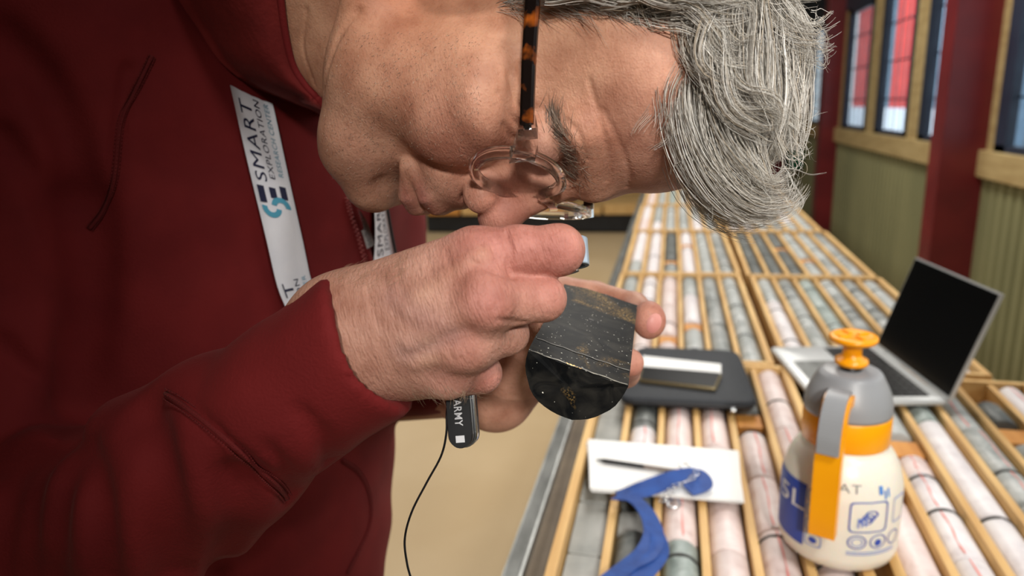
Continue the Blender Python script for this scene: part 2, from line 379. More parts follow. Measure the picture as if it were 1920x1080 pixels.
CORE = {'pale pink': core_mat('pink_granite', srgb(200, 176, 170), srgb(222, 204, 200), srgb(232, 220, 216)),
        'whitish': core_mat('white_granite', srgb(206, 198, 200), srgb(226, 220, 222), srgb(238, 234, 234)),
        'light grey': core_mat('grey_gneiss', srgb(128, 134, 132), srgb(170, 174, 172), srgb(202, 204, 202)),
        'sawn grey': core_mat('sawn_grey_slab', srgb(118, 122, 118), srgb(146, 148, 144), srgb(168, 168, 164), 12),
        'grey green': core_mat('green_schist', srgb(112, 124, 118), srgb(152, 164, 160), srgb(186, 196, 192)),
        'dark grey': core_mat('dark_schist', srgb(60, 64, 64), srgb(96, 100, 98), srgb(128, 130, 126), 34),
        'banded grey': core_mat('banded_schist', srgb(70, 74, 74), srgb(148, 152, 150), srgb(204, 204, 202), 18)}
M_INK = mat('red_crayon', srgb(226, 130, 122), .8, srgb(232, 160, 152), 60)
M_RINGC = mat('dark_break', srgb(44, 44, 42), .8, srgb(60, 58, 54), 30)
CR = .0222
def core_mesh(L_, rough=.0006, half=False):
    n = 22; V = []; F = []; rings = [(0, .0), (.0012, CR - .0022), (.0032, CR)] ; k = max(2, int(L_ / .05))
    ys = [0, .0010] + list(np.linspace(.0032, L_ - .0032, k)) + [L_ - .001, L_]; rs = [CR - .004, CR - .0015] + [CR] * k + [CR - .0015, CR - .004]
    t0 = random.uniform(-.12, .12); t1 = random.uniform(-.12, .12)
    for y, r in zip(ys, rs):
        for i in range(n):
            a = 2 * math.pi * i / n; sl = (t0 if y < L_ / 2 else t1) * r * math.cos(a) if (y < .01 or y > L_ - .01) else 0
            rr = r + random.uniform(-rough, rough); V.append((rr * math.cos(a), y + sl * .5, rr * math.sin(a) if not half else min(rr * math.sin(a), .004)))
    m = len(ys)
    for j in range(m - 1):
        for i in range(n): F.append((j * n + i, (j + 1) * n + i, (j + 1) * n + (i + 1) % n, j * n + (i + 1) % n))
    F.append(tuple(range(n))); F.append(tuple(range((m - 1) * n, m * n))[::-1])
    return mesh(V, F, not half)
ORD = ['first', 'second', 'third', 'fourth', 'fifth', 'sixth', 'seventh', 'eighth']
TW, TL = .365, .768
WALLT, SL = .013, .0105
PITCH = (TW - 2 * WALLT + SL) / 6
def board_mesh(w_, l_, h_):
    mb = MB().box((-w_ / 2, 0, 0), (w_ / 2, l_, h_), .0015); return mesh(mb.V, mb.F)
ME_SLAT = board_mesh(SL, TL - 2 * .012, .046); ME_SLAT.materials.append(M_WOOD)
ME_SIDE = board_mesh(WALLT, TL, .056); ME_SIDE.materials.append(M_WOOD)
mbe = MB().box((0, 0, 0), (TW - 2 * WALLT, .012, .056), .0015); ME_END = mesh(mbe.V, mbe.F); ME_END.materials.append(M_WOOD)
mbe = MB().box((0, 0, 0), (TW, TL, .006)); ME_BASE = mesh(mbe.V, mbe.F); ME_BASE.materials.append(M_WOOD)
def tray(x0, y0, rz, name, z=TZ):
    r = empty('core_tray', (x0, y0, z), rz, 'pine core tray with six slots, ' + name, 'tray', 'core trays on the long table')
    new_obj('base_board', ME_BASE, None, r)
    for x in (WALLT / 2, TW - WALLT / 2): new_obj('side_board', ME_SIDE, None, r, (x, 0, .0))
    for y in (0, TL - .012): new_obj('end_board', ME_END, None, r, (WALLT, y, 0))
    for k in range(1, 6): new_obj('slat', ME_SLAT, None, r, (WALLT - SL / 2 + k * PITCH, .012, .006))
    return r
def put_core(x0, y0, rz, slot, ya, yb, kind, tname, idx, line=False, ring=None, z=TZ):
    lx = WALLT + (slot + .5) * PITCH - SL / 2; c, s = math.cos(rz), math.sin(rz)
    me = core_mesh(yb - ya - .002, half=(kind == 'slab')); me.materials.append(CORE['sawn grey' if kind == 'slab' else kind])
    o = bpy.data.objects.new('drill_core', me); COL.objects.link(o)
    o.location = (x0 + lx * c - ya * s, y0 + lx * s + ya * c, z + .0073 + CR); o.rotation_euler = (0, 0, rz)
    nm = 'grey sawn flat' if kind == 'slab' else kind
    tag(o, '%s drill core, %s in %s slot of %s' % (nm, ORD[idx], ORD[slot], tname), 'drill core', 'drill cores in the trays')
    L_ = yb - ya - .002
    if line:
        V = []; F = []; off = random.uniform(-.25, .25); n = 8
        for i in range(n + 1):
            y = .004 + (L_ - .008) * i / n; w_ = .04 + .02 * math.sin(i * 2.1); dx = .05 * math.sin(i * .9)
            for da in (-w_, w_):
                a = math.pi / 2 + off + dx + da; V.append(((CR + .0007) * math.cos(a), y, (CR + .0007) * math.sin(a)))
        F = [(2 * i, 2 * i + 1, 2 * i + 3, 2 * i + 2) for i in range(n)]
        new_obj('marker_line', mesh(V, F), M_INK, o)
    if ring is not None:
        mb = MB(); mb.lathe([(CR + .0004, ring * L_), (CR + .0014, ring * L_ + .0012), (CR + .0014, ring * L_ + .0038), (CR + .0004, ring * L_ + .005)], 22, axis=1); new_obj('dark_ring', mesh(mb.V, mb.F, True), M_RINGC, o)
    return o
def put_block(x0, y0, rz, slot, ya, tname, lab, z=TZ, L_=.05):
    lx = WALLT + (slot + .5) * PITCH - SL / 2; c, s = math.cos(rz), math.sin(rz)
    mb = MB().box((-.0205, 0, 0), (.0205, L_, .038), .002)
    o = new_obj('marker_block', mesh(mb.V, mb.F), M_WOOD2, None, (x0 + lx * c - ya * s, y0 + lx * s + ya * c, z + .0063)); o.rotation_euler = (0, 0, rz)
    tag(o, 'orange wooden marker block in the %s slot of %s' % (ORD[slot], tname), 'block', 'wooden depth marker blocks')
TRAYS = [(-.136, .618, 0.0, 'the nearest left tray'), (.243, .600, -.041, 'the nearest right tray')]
rn = ['second', 'third', 'fourth', 'fifth', 'sixth', 'seventh', 'eighth', 'ninth']
yy = [1.396, 2.176, 2.956, 3.736, 4.516, 5.296, 6.076, 6.856]
for i in range(8):
    TRAYS.append((-.158 + .004 * math.sin(i * 2.3), yy[i], .003 * math.sin(i * 1.7), 'the left tray, %s row away' % rn[i]))
    TRAYS.append((.224 + .003 * math.sin(i * 1.9 + 1), yy[i] - .012, -.012 + .004 * math.cos(i), 'the right tray, %s row away' % rn[i]))
ZL = TL - .013
# slot recipes of the two nearest trays: list of (start, end, kind, line, ring)
NEAR = {0: [[(.014, .13, 'slab', 0, None), (.13, .25, 'slab', 0, None), (.25, .38, 'slab', 0, None), (.38, .53, 'slab', 0, None), (.53, ZL, 'slab', 0, None)],
            [(.014, .17, 'dark grey', 0, None), (.17, .235, 'slab', 0, None), (.25, .34, 'dark grey', 0, None), (.36, .47, 'whitish', 1, None), (.47, .60, 'dark grey', 0, .10), (.60, ZL, 'light grey', 0, .5)],
            [(.014, .16, 'grey green', 0, .75), (.16, .39, 'pale pink', 1, None), (.39, .58, 'pale pink', 1, None), (.58, ZL, 'pale pink', 0, None)],
            [(.014, .15, 'pale pink', 0, None), (.15, .42, 'pale pink', 0, None), (.42, .60, 'pale pink', 1, None), (.60, ZL, 'light grey', 0, None)],
            [(.014, .20, 'pale pink', 1, .9), (.20, .33, 'pale pink', 1, None), (.33, .475, 'pale pink', 1, .97), (.56, ZL, 'banded grey', 0, None)],
            [(.014, .26, 'pale pink', 0, .5), (.26, .50, 'pale pink', 1, None), (.50, ZL, 'pale pink', 0, .4)]],
        1: [[(.014, .32, 'pale pink', 0, None), (.42, ZL, 'light grey', 0, None)],
            [(.014, .20, 'whitish', 1, None), (.20, .30, 'whitish', 1, .98), (.30, .40, 'whitish', 1, .85), (.40, .45, 'pale pink', 1, None), (.52, ZL, 'light grey', 0, .6)],
            [(.014, .30, 'whitish', 0, .97), (.30, .58, 'whitish', 0, None), (.58, ZL, 'grey green', 0, .3)],
            [(.014, .24, 'grey green', 1, .9), (.24, .34, 'light grey', 1, None), (.345, .43, 'light grey', 1, .9), (.43, .56, 'light grey', 1, None), (.56, ZL, 'light grey', 1, None)],
            [(.014, .20, 'grey green', 0, None), (.21, .33, 'grey green', 0, .9), (.34, .44, 'grey green', 0, None), (.45, .52, 'banded grey', 0, None), (.60, .68, 'dark grey', 0, None)],
            [(.014, .25, 'grey green', 0, None), (.25, .45, 'banded grey', 0, None), (.46, ZL, 'whitish', 1, None)]]}
KIN = {2: ['light grey', 'pale pink', 'pale pink', 'whitish', 'banded grey', 'grey green'], 3: ['whitish', 'light grey', 'grey green', 'light grey', 'banded grey', 'whitish'],
       4: ['whitish', 'whitish', 'banded grey', 'whitish', 'light grey', 'banded grey'], 5: ['dark grey', 'banded grey', 'dark grey', 'grey green', 'light grey', 'banded grey']}
for t, (x0, y0, rz, nm) in enumerate(TRAYS):
    tray(x0, y0, rz, nm)
    for s_ in range(6):
        if t in NEAR: segs = NEAR[t][s_]
        else:
            kd = KIN.get(t, ['whitish', 'light grey', 'pale pink', 'whitish', 'grey green', 'light grey'])[(s_ + (t // 3 if t > 5 else 0)) % 6]
            n = 3 if t < 4 else (2 if t < 8 else 1); cuts = [.017] + sorted(.1 + (ZL - .2) * (k + random.uniform(.2, .8)) / max(1, n - 1) for k in range(n - 1)) + [ZL - .004]
            alt = {'light grey': 'banded grey', 'banded grey': 'dark grey', 'grey green': 'light grey', 'whitish': 'light grey', 'pale pink': 'whitish', 'dark grey': 'grey green'}
            segs = [(cuts[k], cuts[k + 1], kd if random.random() < .65 else alt[kd], 0, random.choice([None, .3, .6, .9]) if t < 8 else None) for k in range(n)]
            if t in (2, 4, 5) and s_ in (2, 3): segs[0] = (segs[0][0] + .0, segs[0][1] - .06) + segs[0][2:]; put_block(x0, y0, rz, s_, segs[0][1] + .004, nm, '')
        for i, sg in enumerate(segs): put_core(x0, y0, rz, s_, sg[0], sg[1], sg[2], nm, i, bool(sg[3]), sg[4])
put_block(TRAYS[0][0], TRAYS[0][1], 0, 4, .50, TRAYS[0][3], ''); put_block(TRAYS[1][0], TRAYS[1][1], -.041, 1, .456, TRAYS[1][3], '')
put_block(TRAYS[1][0], TRAYS[1][1], -.041, 0, .335, TRAYS[1][3], ''); put_block(TRAYS[1][0], TRAYS[1][1], -.041, 4, .53, TRAYS[1][3], '')

# ---- things lying on the trays
TOP = TZ + .0575
M_PAPER = mat('white_paper', srgb(244, 244, 242), .75, srgb(236, 236, 234), 6)
M_BLACK = mat('black_plastic', srgb(16, 16, 18), .35, srgb(24, 24, 26), 40)
M_CHROME = mat('chrome', srgb(205, 208, 212), .16, metal=1.0)
def quad_slab(name, c4, z, th, m, parent=None, bev=.0):
    V = [(c[0], c[1], z) for c in c4] + [(c[0], c[1], z + th) for c in c4]
    return obj_w(name, V, [(3, 2, 1, 0), (4, 5, 6, 7), (0, 1, 5, 4), (1, 2, 6, 5), (2, 3, 7, 6), (3, 0, 4, 7)], m, parent)
np_ = empty('note_pad', (-.01, .93, TOP), 0, 'small pad of white paper lying on the nearest left tray', 'note pad')
c4 = [on_z(1103, 828, TOP), on_z(1384, 850, TOP), on_z(1393, 946, TOP), on_z(1106, 920, TOP)]
ctr = np.mean(c4, 0)
for i, (a, sc) in enumerate(((.030, 1.0), (-.012, 1.0), (.012, .995), (0, 1.0))):
    rot = [(ctr[0] + sc * ((c[0] - ctr[0]) * math.cos(a) - (c[1] - ctr[1]) * math.sin(a)), ctr[1] + sc * ((c[0] - ctr[0]) * math.sin(a) + (c[1] - ctr[1]) * math.cos(a))) for c in c4]
    quad_slab('paper_sheet', rot[::-1], TOP + .0004 + i * .0011, .0009, M_PAPER, np_)
PT = TOP + .005
pa, pb = on_z(1117, 862, PT + .004), on_z(1285, 886, PT + .004)
pc = empty('pencil', (pa + pb) / 2, 0, 'dark pencil lying across the white note pad', 'pencil')
dv = (pb - pa)
mbp = MB(); mbp.add(*tube_geo([pa + dv * .10, pa + dv * .55], .0034, 6)); mbp.obj('barrel', M_BLACK, pc)
mbp = MB(); mbp.add(*tube_geo([pa + dv * .55, pa + dv * .9], .0034, 6)); mbp.obj('grip', mat('grey_lacquer', srgb(120, 108, 100), .4), pc)
mbp = MB(); mbp.add(*tube_geo([pa, pa + dv * .10], [.0006, .0034], 6)); mbp.obj('tip', M_RINGC, pc)
mbp = MB(); mbp.add(*tube_geo([pa + dv * .9, pb], .0036, 8)); mbp.obj('eraser', mat('pink_rubber', srgb(226, 150, 120), .7), pc)
# blue strap with chain and clasp
M_BLUE = mat('blue_webbing', srgb(28, 74, 150), .6, srgb(22, 60, 130), 60, bump=.4, bscale=900, bdist=.0008)
st = empty('blue_strap', on_z(1240, 950, TOP), 0, 'blue woven strap with metal clasp on the note pad', 'strap')
def strap(ctrl, wid, name, th=.0012):
    P = spline(np.array([list(on_z(a, b, z)) + [tw] for a, b, z, tw in ctrl]), 40); V = []; F = []
    X = P[:, :3]; D = np.gradient(X, axis=0); D /= np.linalg.norm(D, axis=1)[:, None]
    S = np.cross(D, [0, 0, 1]); S /= np.linalg.norm(S, axis=1)[:, None]; Nn = np.cross(S, D)
    for i in range(len(P)):
        a = P[i, 3]; w_ = S[i] * math.cos(a) + Nn[i] * math.sin(a); nn = np.cross(w_, D[i])
        for u, v in ((-1, -1), (1, -1), (1, 1), (-1, 1)): V.append(X[i] + w_ * u * wid / 2 + nn * v * th / 2)
    for i in range(len(P) - 1):
        for k in range(4): F.append((4 * i + k, 4 * i + (k + 1) % 4, 4 * i + 4 + (k + 1) % 4, 4 * i + 4 + k))
    F += [(3, 2, 1, 0), tuple(4 * (len(P) - 1) + k for k in range(4))]
    return obj_w(name, V, F, M_BLUE, st, False)
strap([(1156, 930, PT + .006, .1), (1190, 938, PT + .012, .25), (1215, 965, PT + .014, .35), (1226, 1003, PT + .010, .3), (1212, 1036, PT + .008, .1), (1175, 1062, PT + .006, -.2), (1130, 1100, PT + .004, 0)], .026, 'long_band')
strap([(1156, 930, PT + .006, .1), (1205, 918, PT + .014, -.45), (1262, 898, PT + .014, -.5), (1305, 890, PT + .012, -.3), (1320, 906, PT + .010, .2), (1290, 920, PT + .006, .1)], .024, 'looped_band')
strap([(1195, 940, PT + .004, .5), (1226, 985, PT + .006, .6), (1236, 1030, PT + .006, .4), (1205, 1075, PT + .004, .3), (1190, 1110, PT + .003, .2)], .024, 'under_band')
for i in range(9):
    p = on_z(1306 - i * 8, 886 + i * 6 + 4 * math.sin(i), PT + .017); an = i * .9
    th = np.linspace(0, 2 * math.pi, 13); ring = [p + np.array([.0042 * math.cos(a), .003 * math.sin(a), .0022 * math.sin(a + an)]) for a in th]
    mbp = MB(); mbp.add(*tube_geo(ring, .0008, 5, False)); mbp.obj('chain_link', M_CHROME, st, True)
p = on_z(1282, 876, PT + .014); mbp = MB(); mbp.add(*tube_geo([p + np.array([.008 * math.cos(a), .008 * math.sin(a), .002]) for a in np.linspace(0, 2 * math.pi, 21)], .0011, 6, False)); mbp.obj('split_ring', M_CHROME, st, True)
p = on_z(1265, 945, PT + .010); mbp = MB(); mbp.add(*tube_geo([p + np.array([dx, dy, 0]) for dx, dy in ((.004, .010), (.008, 0), (.002, -.010), (-.008, -.008), (-.009, .002), (-.002, .010))], .0016, 6)); mbp.obj('clasp_hook', M_CHROME, st, True)
# black padded sleeve with phone and ruler
def rounded(c4, rad, n=5):
    out = []; c4 = [np.array(c[:2]) for c in c4]
    for i in range(4):
        a, b, c = c4[i - 1], c4[i], c4[(i + 1) % 4]; u = (a - b) / np.linalg.norm(a - b); v = (c - b) / np.linalg.norm(c - b)
        p0 = b + u * rad; p1 = b + v * rad
        for t in np.linspace(0, 1, n): out.append((1 - t) ** 2 * p0 + 2 * t * (1 - t) * b + t * t * p1)
    return out
def puffy(c4, rad, z, th, name, m, parent=None, edge=.25, origin=None):
    R = rounded(c4, rad); ce = np.mean(R, 0); n = len(R); V = []; F = []
    lay = [(0.965, 0), (.99, th * .15), (1.0, th * .35), (1.0, th * .65), (.985, th * .88), (.955, th), (.5, th * 1.02)]
    for sc, dz in lay:
        for p in R: q = ce + (p - ce) * sc; V.append((q[0], q[1], z + dz))
    for j in range(len(lay) - 1):
        for i in range(n): F.append((j * n + i, j * n + (i + 1) % n, (j + 1) * n + (i + 1) % n, (j + 1) * n + i))
    F += [tuple(range(n))[::-1], tuple(range((len(lay) - 1) * n, len(lay) * n))]
    return obj_w(name, V, F, m, parent, True, origin)
M_NEO = mat('black_neoprene', srgb(38, 42, 48), .7, srgb(30, 33, 38), 200, bump=.3, bscale=1500, bdist=.0005)
cs = [on_z(1422, 764, TOP + .01), on_z(1384, 662, TOP + .01), on_z(1196, 654, TOP + .01), on_z(1158, 752, TOP + .01)]
sl = empty('tablet_sleeve', np.mean(cs, 0) * [1, 1, 0] + [0, 0, TOP], 0, 'black padded zip sleeve lying across the trays behind the core', 'sleeve')
puffy(cs, .030, TOP + .0005, .017, 'padded_body', M_NEO, sl)
R = rounded(cs, .030, 8); ce = np.mean(R, 0)
mbp = MB(); mbp.add(*tube_geo([(ce[0] + (q[0] - ce[0]) * 1.004, ce[1] + (q[1] - ce[1]) * 1.004, TOP + .009) for q in R + R[:1]], .0016, 6, False)); mbp.obj('zipper', M_BLACK, sl, True)
mbp = MB().box(tuple(on_z(1375, 768, TOP + .009) + np.array([-.004, -.008, -.002])), tuple(on_z(1375, 768, TOP + .009) + np.array([.004, .006, .002])), .001); mbp.obj('zip_pull', M_CHROME, sl)
SZ = TOP + .0185
rl = quad_slab('ruler', [on_z(1205, 688, SZ), on_z(1352, 702, SZ), on_z(1352, 684, SZ), on_z(1205, 668, SZ)], SZ, .0016, M_PAPER)
tag(rl, 'short white ruler on the black sleeve above the phone', 'ruler')
ph = empty('phone', on_z(1275, 715, SZ) * np.array([1, 1, 0]) + [0, 0, SZ], 0, 'black phone lying on the black sleeve below the ruler', 'phone')
c4p = [on_z(1197, 718, SZ), on_z(1342, 735, SZ), on_z(1354, 707, SZ), on_z(1203, 694, SZ)]
puffy(c4p, .006, SZ, .008, 'metal_case', mat('champagne_metal', srgb(150, 136, 104), .35, metal=.8), ph)
cp = np.mean(c4p, 0); quad_slab('screen', [cp + (c - cp) * .95 for c in c4p], SZ + .0080, .0009, mat('phone_glass', srgb(14, 15, 18), .3, spec=.15), ph)
# laptop
lp = empty('laptop', (.34, 1.38, TOP), 0, 'open silver laptop with black screen on the trays near the wall', 'laptop')
M_SILVER = mat('silver_aluminium', srgb(206, 208, 208), .35, metal=.35); M_SCREEN = mat('laptop_screen', srgb(6, 8, 12), .12)
A = on_z(1778, 757, TOP + .006); B = on_z(1642, 652, TOP + .006); Cc = on_z(1434, 650, TOP + .006)
hd = (B - A); hl = np.linalg.norm(hd); hd /= hl; fd = np.array([-hd[1], hd[0], 0]);
if fd @ (Cc - B) < 0: fd = -fd
dep = .215
def lpt(u, v, w_): return A + hd * u * hl + fd * v * dep + np.array([0, 0, w_])
def lbox(name, u0, u1, v0, v1, w0, w1, m, par=lp):
    V = [lpt(u, v, w_) for u in (u0, u1) for v in (v0, v1) for w_ in (w0, w1)]
    return obj_w(name, V, [(0, 1, 3, 2), (4, 6, 7, 5), (0, 4, 5, 1), (2, 3, 7, 6), (0, 2, 6, 4), (1, 5, 7, 3)], m, par)
base = puffy([lpt(0, 0, 0), lpt(1, 0, 0), lpt(1, 1, 0), lpt(0, 1, 0)][::-1], .010, TOP + .0005, .012, 'base', M_SILVER, lp)
kb = lbox('keyboard_well', .06, .94, .10, .52, .0067, .0072, M_RINGC, base)
for i in range(5):
    for j in range(12): lbox('key', .07 + j * .0722, .07 + j * .0722 + .062, .12 + i * .078, .12 + i * .078 + .062, .0072, .0084, M_BLACK, base)
lbox('touch_pad', .32, .68, .58, .92, .0067, .0070, M_ALU, base)
Tt = at(1868, 536, 1.135); Tl = at(1716, 476, 1.40)
up = ((Tt - A) + (Tl - B)) / 2; up -= hd * (up @ hd); uh = .195; up /= np.linalg.norm(up); nr = np.cross(hd, up)
if nr @ fd < 0: nr = -nr
def sbox(name, u0, u1, v0, v1, w0, w1, m, par):
    V = [A + hd * u * hl + up * v * uh + nr * w_ + [0, 0, .006] for u in (u0, u1) for v in (v0, v1) for w_ in (w0, w1)]
    return obj_w(name, V, [(0, 1, 3, 2), (4, 6, 7, 5), (0, 4, 5, 1), (2, 3, 7, 6), (0, 2, 6, 4), (1, 5, 7, 3)], m, par)
lid = sbox('lid', 0, 1, 0, 1.0, -.006, 0, M_SILVER, lp)
sbox('screen', .012, .988, .03, .985, .0, .0012, M_SCREEN, lid)
# ---- pump sprayer
SB = np.array([.1975, .789, TOP]); spr = empty('pump_sprayer', SB, 0, 'white and orange hand pump spray bottle standing on the trays', 'spray bottle'); spr.scale = (.945,) * 3
M_HDPE = mat('milky_plastic', srgb(236, 230, 216), .35, srgb(228, 222, 206), 6, Subsurface_Weight=.3, Subsurface_Scale=.01)
M_ORANGE = mat('orange_plastic', srgb(246, 164, 6), .32, srgb(240, 152, 4), 8); M_GREYP = mat('grey_plastic', srgb(146, 148, 150), .4, srgb(134, 136, 140), 8)
M_PRINT = mat('blue_print', srgb(44, 74, 170), .5); M_PRINT2 = mat('pale_blue_print', srgb(120, 140, 205), .5)
BPROF = [(.030, .003), (.050, .0), (.062, .004), (.0672, .014), (.068, .028), (.068, .086), (.0665, .103), (.0615, .122), (.054, .136), (.0485, .144), (.0475, .160)]
def smooth_prof(pr, n): return [tuple(p) for p in spline(np.array(pr), n)]
def sp_l(prof, name, m, par=spr, n=40, c=(0, 0, 0), sm=True):
    mb = MB(); mb.lathe(prof, n, c); return new_obj(name, mesh(mb.V, mb.F, sm), m, par)
bot = sp_l(smooth_prof(BPROF, 36), 'bottle', M_HDPE)
sp_l([(.0478, .146), (.0490, .148), (.0490, .182), (.0480, .184)], 'screw_collar', M_ORANGE)
cap_o = sp_l(smooth_prof([(.0485, .184), (.0482, .198), (.0445, .211), (.0385, .224), (.0340, .232), (.028, .235)], 18), 'pump_head', M_GREYP)
sp_l([(.0125, .232), (.0125, .240)], 'stem_ring', M_BLACK, cap_o)
kn = sp_l([(.010, .240), (.0175, .241), (.0185, .244), (.0180, .247), (.0130, .249), (.0105, .253), (.0105, .262), (.0130, .266), (.0245, .269), (.0265, .272), (.0265, .275), (.0240, .277), (.0200, .2762), (.004, .2755)], 'pump_knob', M_ORANGE)
for a in range(4):
    mb = MB().box((-.002, .006, .2755), (.002, .019, .2782)); o = new_obj('knob_rib', mesh(mb.V, mb.F), M_ORANGE, kn); o.rotation_euler = (0, 0, a * math.pi / 2 + .4)
HD = np.array([-.40, -.9165, 0.]); HS = np.array([.9165, -.40, 0.])
def hsweep(path, wid, th, name, m, par):
    P = spline(np.array(path), 22); V = []; F = []
    for i in range(len(P)):
        t = P[min(i + 1, 21)] - P[max(i - 1, 0)]; t /= np.linalg.norm(t); nn = np.array([t[1], -t[0]])
        for u, v in ((-1, -1), (1, -1), (1.0, .6), (.7, 1), (-.7, 1), (-1.0, .6)):
            r = P[i, 0] + nn[0] * v * th / 2; h = P[i, 1] + nn[1] * v * th / 2
            V.append(HD * r + HS * u * wid / 2 + np.array([0, 0, h]))
    n = 6
    for i in range(21):
        for k in range(n): F.append((i * n + k, i * n + (k + 1) % n, (i + 1) * n + (k + 1) % n, (i + 1) * n + k))
    F += [tuple(range(n))[::-1], tuple(range(21 * n, 22 * n))]
    return new_obj(name, mesh(V, F), m, par)
hsweep([(.030, .205), (.055, .214), (.072, .205), (.080, .175), (.083, .130), (.084, .085), (.083, .060)], .028, .016, 'handle', M_ORANGE, spr)
hsweep([(.046, .221), (.064, .222), (.082, .209), (.091, .186), (.092, .165)], .023, .008, 'trigger', M_GREYP, spr)
mb = MB(); mb.add(*tube_geo([-HD * .04 + [0, 0, .190], -HD * .065 + [0, 0, .192], -HD * .080 + [0, 0, .192]], [.011, .008, .009], 14)); new_obj('nozzle', mesh(mb.V, mb.F, True), M_ORANGE, spr)
# print on the bottle: angle in degrees from the side facing the aisle, height in metres
PH0 = math.atan2(-SB[1], -SB[0])
_sp = [q_ for q_ in smooth_prof(BPROF, 36) if q_[1] > .006]; HH = np.array([q_[1] for q_ in _sp]); RR = np.array([q_[0] for q_ in _sp])
def on_bottle(V):                                # x degrees, y height
    a = PH0 + np.radians(V[:, 0]); r = np.interp(V[:, 1], HH, RR) + .0007
    return np.stack([r * np.cos(a), r * np.sin(a), V[:, 1]], 1)
def art(V, F, m, name='printed_label'): return new_obj(name, mesh(on_bottle(np.asarray(V, float)), F), m, bot)
def g_rect(x0, x1, y0, y1, n=8):
    m = max(2, int((y1 - y0) / .006)); V = [(x0 + (x1 - x0) * i / n, y0 + (y1 - y0) * j / m) for i in range(n + 1) for j in range(m + 1)]
    return V, [(i * (m + 1) + j, (i + 1) * (m + 1) + j, (i + 1) * (m + 1) + j + 1, i * (m + 1) + j + 1) for i in range(n) for j in range(m)]
def g_ring(cx, cy, rx, ry, t, n=28, pw=2.0):     # outlined (super)ellipse
    V = []
    for i in range(n):
        a = 2 * math.pi * i / n; c, s = math.cos(a), math.sin(a); c = math.copysign(abs(c) ** (2 / pw), c); s = math.copysign(abs(s) ** (2 / pw), s)
        V += [(cx + rx * c, cy + ry * s), (cx + (rx - t * rx / ry) * c, cy + (ry - t) * s)]
    return V, [(2 * i, 2 * ((i + 1) % n), 2 * ((i + 1) % n) + 1, 2 * i + 1) for i in range(n)]
def g_blob(cx, cy, rx, ry, n=16):
    return [(cx + rx * math.cos(2 * math.pi * i / n), cy + ry * math.sin(2 * math.pi * i / n)) for i in range(n)], [tuple(range(n))]
art(*g_rect(-88, -31, .024, .104, 16), M_PRINT, 'blue_panel')
V, F = text_geo('1.5L', 1); V = fit_box(V, -90, -31, .070, .092); V2 = on_bottle(V[:, :2]); V2[:, :2] *= 1.012; new_obj('volume_print', mesh(V2, F), M_PAPER, bot)
V, F = text_geo('L', 1)
for k, y in enumerate((.094, .075, .056, .037)):
    art(*g_ring(-21, y, 8.5, .0082, .0011, 28, 5), M_PRINT2); art(*g_blob(-21, y, 4.2, .0042), M_PRINT)
art(*g_ring(29, .079, 19, .0195, .0014, 40, 9), M_PRINT)
for k in range(3): art(*g_ring(31 - k * 2.5, .083 - k * .004, 6.5, .0048, .0013, 20), M_PRINT)
for k in range(3): art(*g_rect(18 + k * 3.5, 19.6 + k * 3.5, .066 + k * .001, .078 + k * .001, 2), M_PRINT2)
art(*g_ring(19, .047, 9, .0092, .0013), M_PRINT); art(*g_ring(19, .047, 5.5, .0055, .001), M_PRINT2); art(*g_ring(40, .047, 9, .0092, .0013), M_PRINT); art(*g_blob(40, .0455, 3.6, .0045), M_PRINT); art(*g_ring(60, .047, 8.5, .0092, .0013), M_PRINT)
art(*g_ring(66, .082, 10, .016, .0014, 40, 9), M_PRINT2)
for y in (.033, .030): art(*g_rect(10, 62, y, y + .0012, 12), M_PRINT2)
M_PEN = mat('marker_pen', srgb(130, 128, 126), .6); M_PENB = mat('blue_marker_pen', srgb(70, 130, 205), .6)
V, F = text_geo('VAT', 1, 1.1); art(fit_box(V, -12, 20, .108, .118)[:, :2], F, M_PEN, 'handwriting')
for (a, b, h) in ((38, 42, .112), (44, 46, .106), (48, 50, .108)): art(*g_rect(a, b, h - .006, h + .004, 2), M_PENB, 'handwriting')
